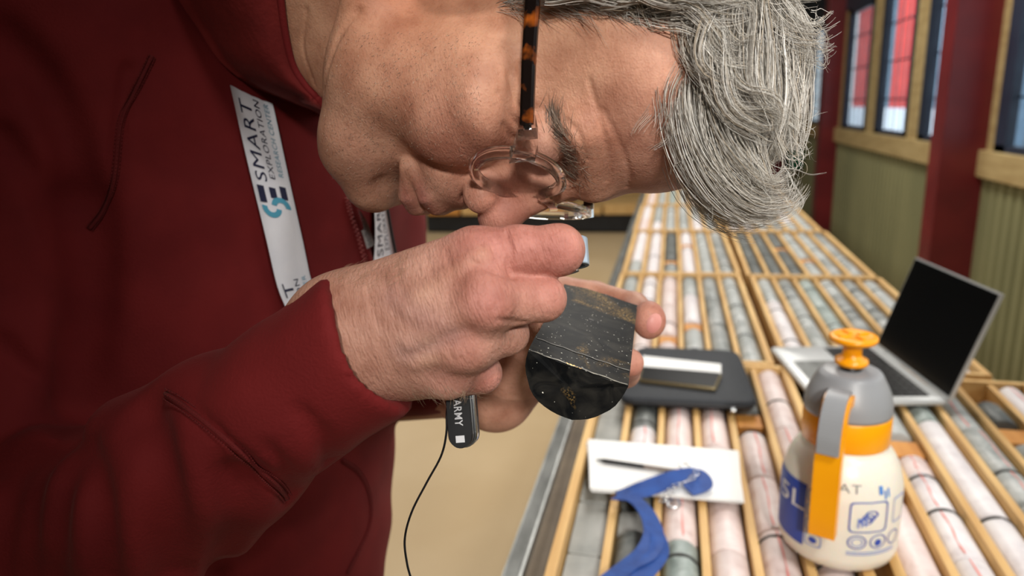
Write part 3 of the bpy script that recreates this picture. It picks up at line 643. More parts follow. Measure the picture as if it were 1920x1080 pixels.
# ================================================================== the person (fields in camera axes, metres)
HO = cam3(1072, 345, .36)
HL = np.array([.28, .14, .945]); HL /= np.linalg.norm(HL)
HU = np.array([1., 0, 0]) - HL[0] * HL; HU /= np.linalg.norm(HU); HF = np.cross(HL, HU)
HR = np.stack([HL, HU, HF])
def hp(x, y, z): return HO + (HL * x + HU * y + HF * z) / 1000.     # head millimetres: left, up, forward
NECK1 = cam3(450, -60, .47)
def head_raw(p):
    q = (p - HO) @ HR.T * 1000.
    s = q.copy(); s[:, 0] = np.abs(s[:, 0])                         # mirrored
    d = ell(q, (0, 30, -92), (74, 74, 91))                         # skull
    d = smin(d, ell(q, (0, 48, -34), (58, 34, 34)), 26)             # forehead
    d = smin(d, ell(q, (0, -42, -54), (60, 72, 50)), 24)            # mid face
    d = smin(d, cap(s, (54, -90, -84), (22, -117, -22), 15, 15), 22)  # jaw
    d = smin(d, ell(q, (0, -92, -54), (50, 38, 40)), 18)
    d = smin(d, ell(q, (0, -116, -9), (21, 14, 15)), 12)            # chin
    d = smin(d, ell(s, (27, -111, -25), (20, 16, 16)), 14)
    d = smin(d, cap(s, (0, 11, 0), (38, 12, -12), 10.5, 9.5), 14)   # brow
    d = smin(d, ell(s, (51, -32, -30), (18, 14, 23)), 18)           # cheekbone
    d = smin(d, ell(s, (38, -52, -22), (19, 22, 18)), 14)           # cheek
    d = smin(d, ell(s, (46, -50, -43), (16, 25, 24)), 18)
    d = smin(d, ell(s, (47, -88, -54), (14, 22, 23)), 20)
    d = smax(d, -ell(s, (33, -6, 4), (17, 10, 13)), 12)             # eye socket
    d = smin(d, ell(s, (32, -7, -13), (15, 11, 12.5)), 4)           # closed lid over the eye
    d = smin(d, ell(q, (0, -66, -8), (27, 18, 15.5)), 9)           # upper lip mound
    d = smin(d, ell(q, (0, -26, -4), (19, 28, 13)), 8)
    d = smin(d, cap(q, (0, -2, -3), (0, -36, 13), 7, 8.5), 9)       # nose bridge
    d = smin(d, ell(q, (0, -40, 14.5), (12, 11, 11.5)), 6)          # nose tip
    d = smin(d, ell(s, (14.5, -45, 5), (8.5, 9.5, 11)), 4)              # nostril wings
    d = smax(d, -chain(s, [(22.5, -36, -4), (24.5, -44, -2), (23.5, -53, 0)], [.8, 1.4, .8]), 3.5)   # crease behind the wing
    d = smax(d, -cap(s, (26, -48, -1), (39, -80, -11), 1.0, .6), 7)   # fold from nose to mouth
    d = smax(d, -ell(s, (7, -54.5, 8), (4.2, 4.5, 7.5)), 2.5)           # nostril
    d = smin(d, chain(s, [(0, -76, 5.5), (11, -77, 3.0), (24, -81, -9)], [5.6, 5.2, 2.0]), 6)      # lips
    d = smin(d, chain(s, [(0, -88, 4), (11, -87.5, 1.5), (24, -84, -9)], [6.4, 5.8, 2.0]), 6)
    d = smax(d, -chain(s, [(0, -82, 9.5), (12, -82.2, 5.5), (22, -82.5, -1), (31, -84, -9)], [1.5, 1.5, 1.3, 1.0]), 1.6)
    d = smax(d, -cap(s, (31, -83, -8), (36, -92, -13), 1.2, .8), 5)
    d = smax(d, -cap(s, (0, -101, 4), (16, -101, -2), 3.0, 2.0), 8)      # hollow under the lower lip
    d = smin(d, ell(s, (77, -14, -97), (9, 31, 17)), 7)               # ear
    d = smax(d, -ell(s, (86, -12, -95), (7, 20, 9)), 4)
    d = d / 1000.
    d = smin(d, cap(p, hp(0, -50, -102), NECK1, .056, .062), .014)     # neck
    d = smin(d, cap(p, hp(0, -80, -62), cam3(540, 40, .455), .040, .040), .012)
    return d
# fine skin folds: pixel polylines traced onto the face
def fold_pts(f, lines, gain=1.0):
    out = []
    for ln, r0, r1 in lines:
        P = spline(np.array(ln, float), max(4, 3 * len(ln)))
        r0, r1 = r0 * gain, r1 * gain; T = trace(f, P[:, 0], P[:, 1]); c = T.mean(0); out.append((T, r0, r1, c, np.linalg.norm(T - c, axis=1).max()))
    return out
def carve(d, q, folds, k):                       # cut the folds into a field, only close to each
    for T, r0, r1, c, R in folds:
        kk = k if k > 0 else max(.004, min(r0 * 1.8, .012))
        m = (((q - c) ** 2).sum(1) < (R + r0 + 2 * kk + .003) ** 2) & (np.abs(d) < .02)
        if m.any(): d[m] = smax(d[m], -chain(q[m], T, np.linspace(r0, r1, len(T))), kk)
    return d
FACE_FOLDS = fold_pts(head_raw, [
    ([(1130, 205), (1160, 265), (1180, 325), (1176, 352)], .0005, .0003),
    ([(1105, 150), (1128, 235), (1142, 300), (1138, 340)], .0004, .0002),
    ([(1060, 225), (1085, 250), (1098, 300)], .0005, .0003),
    ([(955, 140), (966, 185), (992, 222)], .0009, .0005), ([(975, 120), (984, 165), (1000, 205)], .0009, .0005),
    ([(935, 175), (955, 215), (985, 248)], .0008, .0005), ([(945, 235), (960, 258), (990, 262)], .0008, .0005),
    ([(672, 20), (640, 60), (616, 120), (606, 170)], .0012, .0008),
    ([(575, 20), (568, 90), (590, 160)], .0006, .0004)])
HEAD_C = hp(0, -8, -72)
def head(p):
    out = np.minimum(np.linalg.norm(p - HEAD_C, axis=1) - .160, cap(p, HEAD_C, NECK1, .09, .07)); near = out < .022
    if not near.any(): return out
    e = carve(head_raw(p[near]), p[near], FACE_FOLDS, .0022)
    out[near] = e
    return out
# ---- right hand (nearest): back of the hand towards the viewer, fingers hooked away round the loupe
def right_hand_raw(p):
    c = cam3
    d = cap(p, c(640, 604, .309), c(893, 490, .287), .0215, .0140)
    d = smin(d, cap(p, c(645, 640, .303), c(905, 562, .2775), .0215, .0132), .012)
    d = smin(d, cap(p, c(655, 660, .305), c(880, 640, .2860), .0210, .0125), .012)
    d = smin(d, cap(p, c(668, 668, .310), c(838, 692, .2980), .0205, .0118), .012)
    d = smin(d, cap(p, c(690, 682, .322), c(870, 694, .3170), .0150, .0125), .012)       # heel of the hand
    d = smin(d, cap(p, c(690, 600, .325), c(860, 560, .3150), .0200, .0150), .014)        # palm
    fi = [c(893, 490, .287), c(968, 474, .285), c(1047, 469, .2850)]
    f = smin(cap(p, fi[0], fi[1], .0140, .0108), cap(p, fi[1], fi[2], .0108, .0104), .004)
    fg = smin(f, chain(p, [fi[2], c(1042, 474, .306), c(1022, 478, .322)], [.0104, .0092, .0075]), .003)
    fm = [c(908, 562, .2785), c(965, 562, .2820), c(1018, 560, .2850)]
    f = smin(cap(p, fm[0], fm[1], .0128, .0099), cap(p, fm[1], fm[2], .0099, .0092), .004)
    f = smin(f, chain(p, [fm[2], c(1010, 560, .306), c(985, 540, .322)], [.0092, .0088, .0075]), .003)
    fg = smin(fg, f, .0012)
    f = cap(p, c(882, 640, .287), c(952, 626, .297), .0120, .0087)
    f = smin(f, chain(p, [c(952, 626, .297), c(945, 620, .316), c(925, 600, .328)], [.0087, .0082, .0072]), .003)
    fg = smin(fg, f, .0012)
    f = cap(p, c(842, 694, .299), c(903, 700, .3055), .0112, .0085)
    f = smin(f, chain(p, [c(903, 700, .3055), c(898, 690, .321), c(885, 665, .330)], [.0085, .0078, .0068]), .003)
    fg = smin(fg, f, .0012)
    d = smin(d, fg, .0042)
    # thumb, behind
    d = smin(d, chain(p, [c(720, 560, .330), c(860, 505, .345), c(950, 492, .345), c(1015, 488, .340)], [.018, .0145, .0115, .0095], .004), .012)
    # knuckles and tendons
    d = smin(d, ell(p, c(915, 566, .2680), (.0085, .0085, .0050)), .008)
    d = smin(d, ell(p, c(868, 655, .2770), (.0080, .0075, .0048)), .008)
    d = smin(d, ell(p, c(840, 708, .2900), (.0070, .0070, .0045)), .008)
    d = smin(d, cap(p, c(770, 575, .2755), c(905, 478, .2725), .0022, .0024), .005)
    d = smin(d, cap(p, c(770, 640, .2745), c(900, 572, .2660), .0021, .0021), .005)
    d = smin(d, cap(p, c(780, 676, .2790), c(868, 650, .2755), .0019, .0019), .005)
    # veins
    d = smin(d, chain(p, [c(730, 560, .2790), c(790, 600, .2725), c(845, 605, .2700)], [.0012, .0013, .001]), .004)
    # wrist and forearm
    d = smin(d, cap(p, c(470, 780, .328), c(660, 636, .3065), .024, .0235), .016)
    return d
HAND_FOLDS = fold_pts(right_hand_raw, [
    ([(948, 436), (957, 468), (956, 500), (962, 516)], .0008, .0012),
    ([(966, 432), (974, 460), (976, 488)], .0003, .0003), ([(980, 430), (987, 455), (990, 480)], .0003, .0002),
    ([(930, 440), (938, 465), (942, 490)], .0004, .0003), ([(915, 445), (925, 470), (932, 492)], .0003, .0002),
    ([(995, 432), (1001, 452)], .0002, .0002), ([(900, 455), (905, 480), (916, 498)], .0003, .0002),
    ([(880, 488), (905, 500), (930, 512), (955, 517)], .0004, .0006),
    ([(905, 545), (893, 565), (900, 588)], .0003, .0002), ([(925, 548), (936, 565), (930, 585)], .0003, .0002), ([(945, 545), (952, 563), (948, 585)], .0003, .0002),
    ([(935, 600), (960, 604), (985, 606)], .0006, .0006), ([(850, 640), (842, 655), (846, 670)], .0003, .0002),
    ([(720, 520), (728, 560), (745, 600)], .0003, .0002), ([(690, 540), (700, 585), (718, 630)], .0003, .0002), ([(745, 505), (752, 540), (768, 575)], .0003, .0002),
    ([(800, 480), (806, 505), (818, 530)], .0003, .0002), ([(835, 470), (842, 492), (852, 512)], .0003, .0002), ([(712, 640), (728, 675), (745, 705)], .0003, .0002)], 1.7)
RH_C = cam3(840, 590, .305)
def right_hand(p):
    out = cap(p, cam3(470, 780, .328), cam3(1010, 510, .312), .036, .042); out = np.minimum(out, cap(p, cam3(640, 620, .31), cam3(900, 600, .31), .046)); near = out < .016
    if near.any():
        q = p[near]; e = carve(right_hand_raw(q), q, HAND_FOLDS, .0014)
        out[near] = e
    return out
# ---- left hand: cradles the half core from behind, finger ends come round its right side
def left_hand_raw(p):
    c = cam3
    d = cap(p, c(930, 735, .475), c(985, 655, .462), .025, .024)
    d = smin(d, cap(p, c(985, 655, .462), c(1035, 560, .492), .024, .016), .016)
    d = smin(d, cap(p, c(985, 670, .468), c(1050, 620, .500), .024, .016), .016)
    f = chain(p, [c(1030, 545, .495), c(1115, 553, .502), c(1188, 574, .482)], [.0120, .0098, .0096], .003)
    f = smin(f, cap(p, c(1188, 574, .482), c(1218, 602, .448), .0098, .0094), .003)
    f = smin(f, ell(p, c(1217, 600, .446), (.0104, .0125, .0105)), .003)
    d = smin(d, f, .006)
    f = chain(p, [c(1050, 620, .500), c(1125, 690, .500), c(1172, 700, .470), c(1180, 680, .432)], [.0120, .0100, .0096, .0090], .003)
    d = smin(d, f, .006)
    f = chain(p, [c(1045, 660, .500), c(1105, 735, .500), c(1130, 740, .470), c(1135, 715, .445)], [.0115, .0095, .009, .008], .003)
    d = smin(d, f, .006)
    d = smin(d, chain(p, [c(950, 700, .448), c(985, 650, .418), c(1018, 606, .398)], [.018, .0115, .0098], .004), .010)
    d = smin(d, cap(p, c(840, 730, .540), c(930, 735, .475), .024, .024), .012)
    return d
LH_C = cam3(1060, 640, .46)
def left_hand(p):
    dc = np.linalg.norm(p - LH_C, axis=1); out = dc - .105; near = dc < .12
    if near.any(): out[near] = left_hand_raw(p[near])
    return out
# nail on the left forefinger
ELB_R = cam3(0, 1010, .385); SHO_R = cam3(60, 30, .47); SHO_L = cam3(560, 200, .74); ELB_L = cam3(640, 760, .63)
def arms(p):                                    # arms and trunk inside the jacket, so the body is one surface
    d = cap(p, cam3(470, 780, .328), ELB_R, .024, .018)
    d = smin(d, cap(p, ELB_R, SHO_R, .018, .022), .02)
    d = smin(d, cap(p, SHO_R, NECK1 + np.array([0, .01, .01]), .022, .05), .02)
    d = smin(d, cap(p, NECK1, SHO_L, .05, .022), .02)
    d = smin(d, cap(p, SHO_L, ELB_L, .022, .018), .02)
    d = smin(d, cap(p, ELB_L, cam3(840, 730, .540), .018, .022), .02)
    d = smin(d, cap(p, NECK1 + np.array([-.03, .06, .06]), cam3(390, 500, .62), .04, .02), .03)
    return d
def body(p):
    d = np.minimum(np.minimum(head(p), right_hand(p)), left_hand(p))
    return np.minimum(d, arms(p))
def skin_mat():
    m, nt, b = nodes_of('skin'); N = nt.nodes; L = nt.links
    at_ = N.new('ShaderNodeAttribute'); at_.attribute_name = 'tone'
    tc = N.new('ShaderNodeTexCoord')
    n1 = N.new('ShaderNodeTexNoise'); n1.inputs['Scale'].default_value = 55; n1.inputs['Detail'].default_value = 5
    n2 = N.new('ShaderNodeTexNoise'); n2.inputs['Scale'].default_value = 650; n2.inputs['Detail'].default_value = 3
    for n in (n1, n2): L.new(tc.outputs['Object'], n.inputs[0])
    r1 = N.new('ShaderNodeValToRGB'); r1.color_ramp.elements[0].position = .32; r1.color_ramp.elements[1].position = .68
    r1.color_ramp.elements[0].color = (.76, .64, .60, 1); r1.color_ramp.elements[1].color = (1.14, 1.13, 1.12, 1)
    L.new(n1.outputs['Fac'], r1.inputs[0])
    mx = N.new('ShaderNodeMix'); mx.data_type = 'RGBA'; mx.blend_type = 'MULTIPLY'; mx.inputs[0].default_value = 1
    L.new(at_.outputs['Color'], mx.inputs[6]); L.new(r1.outputs[0], mx.inputs[7])
    r2 = N.new('ShaderNodeValToRGB'); r2.color_ramp.elements[0].position = .30; r2.color_ramp.elements[1].position = .48
    r2.color_ramp.elements[0].color = (.90, .86, .84, 1); r2.color_ramp.elements[1].color = (1, 1, 1, 1); L.new(n2.outputs['Fac'], r2.inputs[0])
    mx2 = N.new('ShaderNodeMix'); mx2.data_type = 'RGBA'; mx2.blend_type = 'MULTIPLY'; mx2.inputs[0].default_value = 1
    L.new(mx.outputs[2], mx2.inputs[6]); L.new(r2.outputs[0], mx2.inputs[7]); L.new(mx2.outputs[2], b.inputs['Base Color'])
    vo = N.new('ShaderNodeTexVoronoi'); vo.inputs['Scale'].default_value = 900; L.new(tc.outputs['Object'], vo.inputs[0])
    n3 = N.new('ShaderNodeTexNoise'); n3.inputs['Scale'].default_value = 330; n3.inputs['Detail'].default_value = 6; n3.inputs['Distortion'].default_value = .6
    L.new(tc.outputs['Object'], n3.inputs[0])
    ad = N.new('ShaderNodeMath'); ad.operation = 'MULTIPLY_ADD'; ad.inputs[1].default_value = .35; L.new(vo.outputs['Distance'], ad.inputs[0]); L.new(n3.outputs['Fac'], ad.inputs[2])
    fa = N.new('ShaderNodeAttribute'); fa.attribute_name = 'grain'
    n5 = N.new('ShaderNodeTexNoise'); n5.inputs['Scale'].default_value = 1; n5.inputs['Detail'].default_value = 4; n5.inputs['Distortion'].default_value = .5; L.new(fa.outputs['Vector'], n5.inputs[0])
    m5 = N.new('ShaderNodeMath'); m5.operation = 'MULTIPLY'; L.new(n5.outputs['Fac'], m5.inputs[0]); L.new(fa.outputs['Alpha'], m5.inputs[1])
    a5 = N.new('ShaderNodeMath'); a5.operation = 'MULTIPLY_ADD'; a5.inputs[1].default_value = 2.6; L.new(m5.outputs[0], a5.inputs[0]); L.new(ad.outputs[0], a5.inputs[2]); ad = a5
    bp = N.new('ShaderNodeBump'); bp.inputs['Strength'].default_value = .6; bp.inputs['Distance'].default_value = .0005
    L.new(ad.outputs[0], bp.inputs['Height']); L.new(bp.outputs[0], b.inputs['Normal'])
    b.inputs['Roughness'].default_value = .55; b.inputs['Specular IOR Level'].default_value = .28
    b.inputs['Subsurface Weight'].default_value = .22; b.inputs['Subsurface Radius'].default_value = (1, .35, .18); b.inputs['Subsurface Scale'].default_value = .003
    return m
M_SKIN = skin_mat()
HRES = .00112
bV, bQ = surface(body, (-.42, -.42, .20), (.24, .40, .86), HRES, 5)
def blob(P, c, r): return np.exp(-((P - c) ** 2).sum(1) / r ** 2)
def skin_tone(P):
    q = (P - HO) @ HR.T * 1000.; n = len(P)
    base = np.tile(np.array([.520, .285, .180]), (n, 1))
    red = np.array([.50, .175, .135]); yel = np.array([.60, .37, .235]); gry = np.array([.375, .225, .175]); vio = np.array([.40, .235, .215])
    def mixc(c, w):
        w = np.clip(w, 0, 1)[:, None]; base[:] = base * (1 - w) + c * w
    s = q.copy(); s[:, 0] = np.abs(s[:, 0])
    g = lambda c, r: np.exp(-(((s - np.array(c)) / np.array(r)) ** 2).sum(1))
    mixc(np.array([.44, .145, .115]), .9 * g((0, -38, 13), (21, 24, 20))); mixc(red, .45 * g((45, -45, -20), (25, 25, 30)))
    mixc(np.array([.52, .20, .11]), .6 * g((66, -72, -88), (40, 40, 38)))  # warm orange glow behind the jaw, put into the skin colour
    mixc(np.array([.56, .27, .215]), .6 * g((20, 55, -5), (60, 40, 50)))
    mixc(gry, .40 * g((30, -106, -25), (40, 28, 55))); mixc(gry, .35 * g((0, -68, 0), (26, 10, 18)))
    mixc(np.array([.33, .115, .10]), .9 * np.maximum(g((10, -77, 4), (16, 4.5, 10)), g((8, -87, 4), (15, 5, 10))))
    mixc(vio, .5 * g((32, -8, -2), (18, 12, 14)))
    # right hand
    hand = blob(P, RH_C, .075)
    mixc(np.array([.435, .236, .190]), .88 * hand)
    for c, r, w_ in ((cam3(1060, 470, .275), .017, .75), (cam3(975, 455, .275), .020, .65), (cam3(915, 566, .264), .011, .75), (cam3(870, 650, .272), .009, .45),
                     (cam3(1040, 560, .277), .012, .45), (cam3(900, 455, .275), .016, .6), (cam3(925, 715, .297), .012, .55), (cam3(840, 700, .285), .010, .4)):
        mixc(np.array([.50, .205, .175]), w_ * blob(P, c, r))
    for ln in ([cam3(790, 562, .274), cam3(905, 478, .272)], [cam3(800, 632, .272), cam3(880, 590, .268)], [cam3(800, 672, .277), cam3(860, 655, .274)]):
        mixc(yel, .55 * np.exp(-np.maximum(cap(P, ln[0], ln[1], .0), 0) ** 2 / .0028 ** 2))
    for ln in ([cam3(740, 560, .278), cam3(800, 600, .272), cam3(850, 612, .270)], [cam3(760, 655, .276), cam3(840, 625, .271)]):
        mixc(vio, .5 * np.exp(-np.maximum(chain(P, ln, [0] * len(ln)), 0) ** 2 / .005 ** 2))
    # left hand
    lh = blob(P, LH_C, .08); mixc(np.array([.56, .29, .225]), .8 * lh)
    mixc(np.array([.60, .25, .20]), .6 * blob(P, cam3(1222, 600, .44), .014)); mixc(np.array([.60, .25, .20]), .6 * blob(P, cam3(1190, 690, .43), .014))
    return base
bm_ = np_mesh('person', wld(bV), bQ); set_colors(bm_, 'tone', skin_tone(bV))
_h = np.clip(blob(bV, RH_C, .085) * 1.5, 0, 1); _e1 = np.array([.30, .95, 0]); _e1 /= np.linalg.norm(_e1); _e2 = np.array([.95, -.30, 0])
set_colors(bm_, 'grain', np.stack([bV @ _e1 * 170, bV @ _e2 * 900, bV[:, 2] * 300, _h], 1)); bm_.materials.append(M_SKIN)
person = new_obj('person', bm_)
tag(person, 'grey-haired person in a maroon jacket bending over a half core with glasses and loupe', 'person')
def child(name, V, F, m, parent=None, smooth=True):
    return obj_w(name, V, F, m, parent if parent is not None else person, smooth)

# ---- jacket
CUFF_P = cam3(689, 633, .298); CUFF_N = np.array([.862, -.497, -.10]); CUFF_N /= np.linalg.norm(CUFF_N)
LAX = np.array([.22, .04, .97]); LAX /= np.linalg.norm(LAX)
TAX = np.array([-.03, 1., 0.]); TAX -= LAX * (TAX @ LAX); TAX /= np.linalg.norm(TAX); AAX = np.cross(TAX, LAX)
TR = np.stack([AAX, TAX, LAX])
def rsleeve(p):
    c = cam3
    d = cap(p, c(766, 596, .2935), c(548, 744, .3130), .0336, .0340)
    d = smin(d, cap(p, c(548, 744, .3130), c(425, 834, .3300), .0340, .0400), .008)
    d = smin(d, cap(p, c(425, 832, .330), c(290, 925, .352), .0440, .0480), .006)
    d = smin(d, cap(p, c(290, 925, .352), c(0, 1030, .385), .0480, .0620), .02)
    d = smax(d, (p - CUFF_P) @ CUFF_N, .004)
    d = smax(d, -cap(p, c(742, 614, .2955), c(800, 573, .2910), .0302, .0304), .0025)
    return d
def jacket_raw(p, sleeve=True):
    c = cam3
    d = ell(p, c(392, 470, .590), (.150, .27, .195), TR)
    d = smin(d, ell(p, c(370, 960, .610), (.165, .33, .190), TR), .06)
    d = smin(d, ell(p, c(330, 60, .560), (.14, .15, .17), TR), .06)
    d = smin(d, ell(p, c(560, 330, .600), (.075, .12, .13), TR), .05)          # chest
    d = smin(d, cap(p, c(130, 10, .480), c(-70, 560, .425), .098, .072), .05)   # shoulder, upper arm
    d = smin(d, cap(p, c(-70, 560, .425), c(-25, 1010, .390), .072, .062), .02)
    if sleeve: d = smin(d, rsleeve(p), .006)
    d = smin(d, cap(p, c(610, 240, .700), c(690, 560, .665), .075, .062), .04)  # far arm
    d = smin(d, cap(p, c(650, 700, .640), c(946, 662, .480), .052, .034), .02)
    d = smax(d, -cap(p, c(935, 715, .480), c(1010, 650, .450), .0265, .0275), .003)
    # hollow for the neck
    d = smax(d, -cap(p, NECK1 + np.array([.0, -.01, .01]), hp(0, -70, -90), .066, .070), .01)
    return d
def wob(p):                                      # soft folds of the cloth
    a = p * 1000
    return .0012 * (np.sin(a[:, 0] / 13 + a[:, 1] / 21 + 1.3 * np.sin(a[:, 1] / 33)) * np.sin(a[:, 1] / 27 - a[:, 2] / 18 + .5) + .7 * np.sin(a[:, 1] / 12 + a[:, 0] / 30 + 2 * np.sin(a[:, 0] / 40)) * np.sin(a[:, 0] / 36 + 1))
J_FOLDS = fold_pts(jacket_raw, [
    ([(150, 380), (168, 520), (155, 650), (128, 790), (40, 850), (-60, 880)], .017, .008),
    ([(118, 850), (100, 960), (95, 1090)], .007, .004), ([(52, 880), (40, 980), (42, 1090)], .007, .004), ([(150, 845), (180, 930), (200, 1090)], .006, .004), ([(8, 890), (-4, 990), (-8, 1090)], .006, .004),
    ([(622, 872), (600, 815), (560, 770)], .0035, .0010), ([(548, 935), (535, 885), (505, 840)], .0035, .001),
    ([(320, 738), (400, 800), (480, 870), (545, 938)], .0015, .0015),
    ([(262, 775), (290, 880), (312, 990), (322, 1090)], .009, .007), ([(440, 900), (436, 1000), (405, 1090)], .007, .005),
    ([(0, 60), (80, 150), (130, 260), (150, 380)], .008, .008), ([(0, 250), (60, 330), (110, 430)], .005, .003), ([(0, 640), (50, 690), (110, 720)], .004, .002),
    ([(240, 130), (225, 230), (215, 340), (175, 425)], .003, .003)])
def jacket(p):
    d = jacket_raw(p) + wob(p)
    d = carve(d, p, J_FOLDS, 0)
    return d
def cloth_mat(name, c1, c2, rough=.85, bs=700, bump=.5):
    m = mat(name, c1, rough, c2, 30, detail=3, bump=bump, bscale=bs, bdist=.0006, spec=.25)
    b = m.node_tree.nodes['Principled BSDF']
    b.inputs['Sheen Weight'].default_value = .05; b.inputs['Sheen Roughness'].default_value = .4; b.inputs['Sheen Tint'].default_value = (.9, .35, .3, 1)
    return m
M_JACKET = cloth_mat('maroon_softshell', (.125, .0065, .0070, 1), (.152, .0090, .0092, 1))
M_FLEECE = cloth_mat('maroon_fleece_lining', (.12, .009, .008, 1), (.18, .015, .013, 1), .9, 260, 1.0)
M_SEAM = cloth_mat('maroon_seam_tape', (.105, .008, .008, 1), (.135, .011, .011, 1))
jV, jQ = surface(jacket, (-.50, -.42, .24), (.06, .62, .95), .0029, 4)
jm = np_mesh('jacket', wld(jV), jQ); jm.materials.append(M_JACKET)
jack = new_obj('jacket', jm, None, person); jack['label'] = 'maroon softshell zip jacket'
def on_jacket(pts, n, lift=.001):
    P = spline(np.array(pts, float), n); T = trace(jacket, P[:, 0], P[:, 1])
    return T + grad(jacket, T) * lift
def ribbon(ptsA, ptsB, n, f_lift, thick=.0012):
    """strip between two pixel polylines, lying on the jacket (camera axes) -> outer grid [n, m, 3]"""
    A = spline(np.array(ptsA, float), n); B = spline(np.array(ptsB, float), n); m = 5; G = np.zeros((n, m, 3))
    for j in range(m):
        P = A + (B - A) * j / (m - 1); G[:, j] = trace(lambda q: jacket_raw(q, False), P[:, 0], P[:, 1])
    for _ in range(6):                            # the strap bridges small hollows
        H = G.copy(); H[1:-1] = (G[:-2] + G[2:]) / 2; H[:, 1:-1] = (H[:, :-2] + H[:, 2:]) / 2
        G = H
    return G * (1 - f_lift / np.linalg.norm(G, axis=2, keepdims=True))
def strip_mesh(G, thick):
    n, m = G.shape[:2]; back = G * (1 + thick / np.linalg.norm(G, axis=2, keepdims=True)); V = np.vstack([G.reshape(-1, 3), back.reshape(-1, 3)]); F = []; K = n * m
    for i in range(n - 1):
        for j in range(m - 1):
            a = i * m + j; q = (a, a + 1, a + m + 1, a + m); F.append(q); F.append(tuple(K + k for k in q[::-1]))
    rim = [(i, 0) for i in range(n)] + [(n - 1, j) for j in range(1, m)] + [(i, m - 1) for i in range(n - 2, -1, -1)] + [(0, j) for j in range(m - 2, 0, -1)]
    for k in range(len(rim)):
        a = rim[k][0] * m + rim[k][1]; b = rim[(k + 1) % len(rim)]; b = b[0] * m + b[1]; F.append((a, a + K, b + K, b))
    return wld(V), F
def strip_map(G, uv, lift):                       # uv in 0..1: u along, v across -> camera axes
    n, m = G.shape[:2]; u = np.clip(uv[:, 0], 0, 1) * (n - 1 - 1e-6); v = np.clip(uv[:, 1], 0, 1) * (m - 1 - 1e-6)
    i = u.astype(int); j = v.astype(int); a = (u - i)[:, None]; b = (v - j)[:, None]
    P = (G[i, j] * (1 - a) + G[i + 1, j] * a) * (1 - b) + (G[i, j + 1] * (1 - a) + G[i + 1, j + 1] * a) * b
    return P * (1 - lift / np.linalg.norm(P, axis=1, keepdims=True))
# seams with rows of stitches
def seam(pts, n, gap, name='seam'):
    T = on_jacket(pts, n, .0006); N = grad(jacket, T); D = np.gradient(T, axis=0); D /= np.linalg.norm(D, axis=1)[:, None]; S = np.cross(D, N)
    mb = MB()
    mb.add(*tube_geo(wld(T - N * .0004), .0012, 6))
    child(name, mb.V, mb.F, M_SEAM, jack)
    mb = MB()
    for off in (-gap, 0, gap):
        L_ = T + S * off + N * .0005
        for i in range(n - 1):
            for a, b in ((.1, .5), (.6, .95)):
                mb.add(*tube_geo(wld(np.array([L_[i] * (1 - a) + L_[i + 1] * a, L_[i] * (1 - b) + L_[i + 1] * b])), .00038, 4))
    child('stitching', mb.V, mb.F, M_SEAM, jack)
seam([(312, 738), (380, 788), (455, 850), (510, 900), (538, 935)], 36, .0022)
seam([(285, 105), (250, 180), (226, 235), (214, 340), (195, 395), (168, 430)], 40, .0018)
seam([(640, 862), (672, 885), (692, 930), (690, 990), (650, 1075)], 36, .0016)
# ---- collar
def sheet(GR, th, name, m, parent):
    V, F = strip_mesh(GR, th); return child(name, V, F, m, parent)
ce1 = spline(np.array([(520, -60), (526, 0), (534, 60), (548, 120), (572, 160), (606, 196), (650, 260)], float), 26)
ce2 = spline(np.array([(300, -60), (335, 0), (375, 60), (415, 118), (470, 160), (540, 190), (612, 214)], float), 26)
both = lambda p: np.minimum(jacket(p), head(p))
t1 = trace(head, ce1[:, 0], ce1[:, 1], .25, .6); t1[:, :] *= ((t1[:, 2] - .004) / t1[:, 2])[:, None]
z1 = np.clip(t1[:, 2], .36, .43); t2 = trace(jacket, ce2[:, 0], ce2[:, 1], .25, .6)
GC = np.zeros((26, 9, 3))
for j in range(9):
    u = j / 8; pxy = ce1 * (1 - u) + ce2 * u; z = z1 * (1 - u) + (t2[:, 2] - .004) * u - .016 * math.sin(math.pi * u ** .8)
    GC[:, j] = np.stack([(pxy[:, 0] - 960) / FPX * z, (pxy[:, 1] - 540) / FPX * z, z], 1)
sheet(GC, .005, 'collar', M_FLEECE, jack)
mb = MB(); mb.add(*tube_geo(wld(GC[:, 0] * .999), .0022, 8)); child('collar_piping', mb.V, mb.F, M_JACKET, jack)
# ---- zip
zp = on_jacket([(648, 372), (655, 402), (668, 440), (678, 478), (690, 520)], 40, .0012); zn = grad(jacket, zp)
M_TEETH = mat('zip_teeth', srgb(120, 40, 40), .4, srgb(150, 70, 66), 300)
mb = MB()
for i, p in enumerate(zp):
    o_ = np.array([.0009 * (1 if i % 2 else -1), 0, 0]); mb.add(*tube_geo(wld(np.array([p + o_ - [.0011, 0, 0], p + o_ + [.0011, 0, 0]])), .0007, 5))
child('zip_teeth', mb.V, mb.F, M_TEETH, jack)
for dx in (-.0045, .0045):
    mb = MB(); mb.add(*tube_geo(wld(zp + [dx, 0, 0]), .0022, 8)); child('zip_tape', mb.V, mb.F, M_SEAM, jack)
M_PULL = mat('grey_rubber_tab', srgb(150, 146, 144), .6, srgb(136, 132, 130), 200)
pz = trace(jacket, [672], [430])[0, 2] - .007
def flat_px(px, z): return np.array([cam3(a, b, z) for a, b in px])
GP = np.zeros((10, 3, 3)); A_ = spline(np.array([(652, 388), (668, 412), (680, 440), (688, 467)], float), 10); B_ = spline(np.array([(663, 380), (684, 408), (696, 436), (703, 459)], float), 10)
for j in range(3):
    q = A_ + (B_ - A_) * j / 2; GP[:, j] = flat_px(q, pz)
pull = sheet(GP, .0018, 'zip_pull', M_PULL, jack)
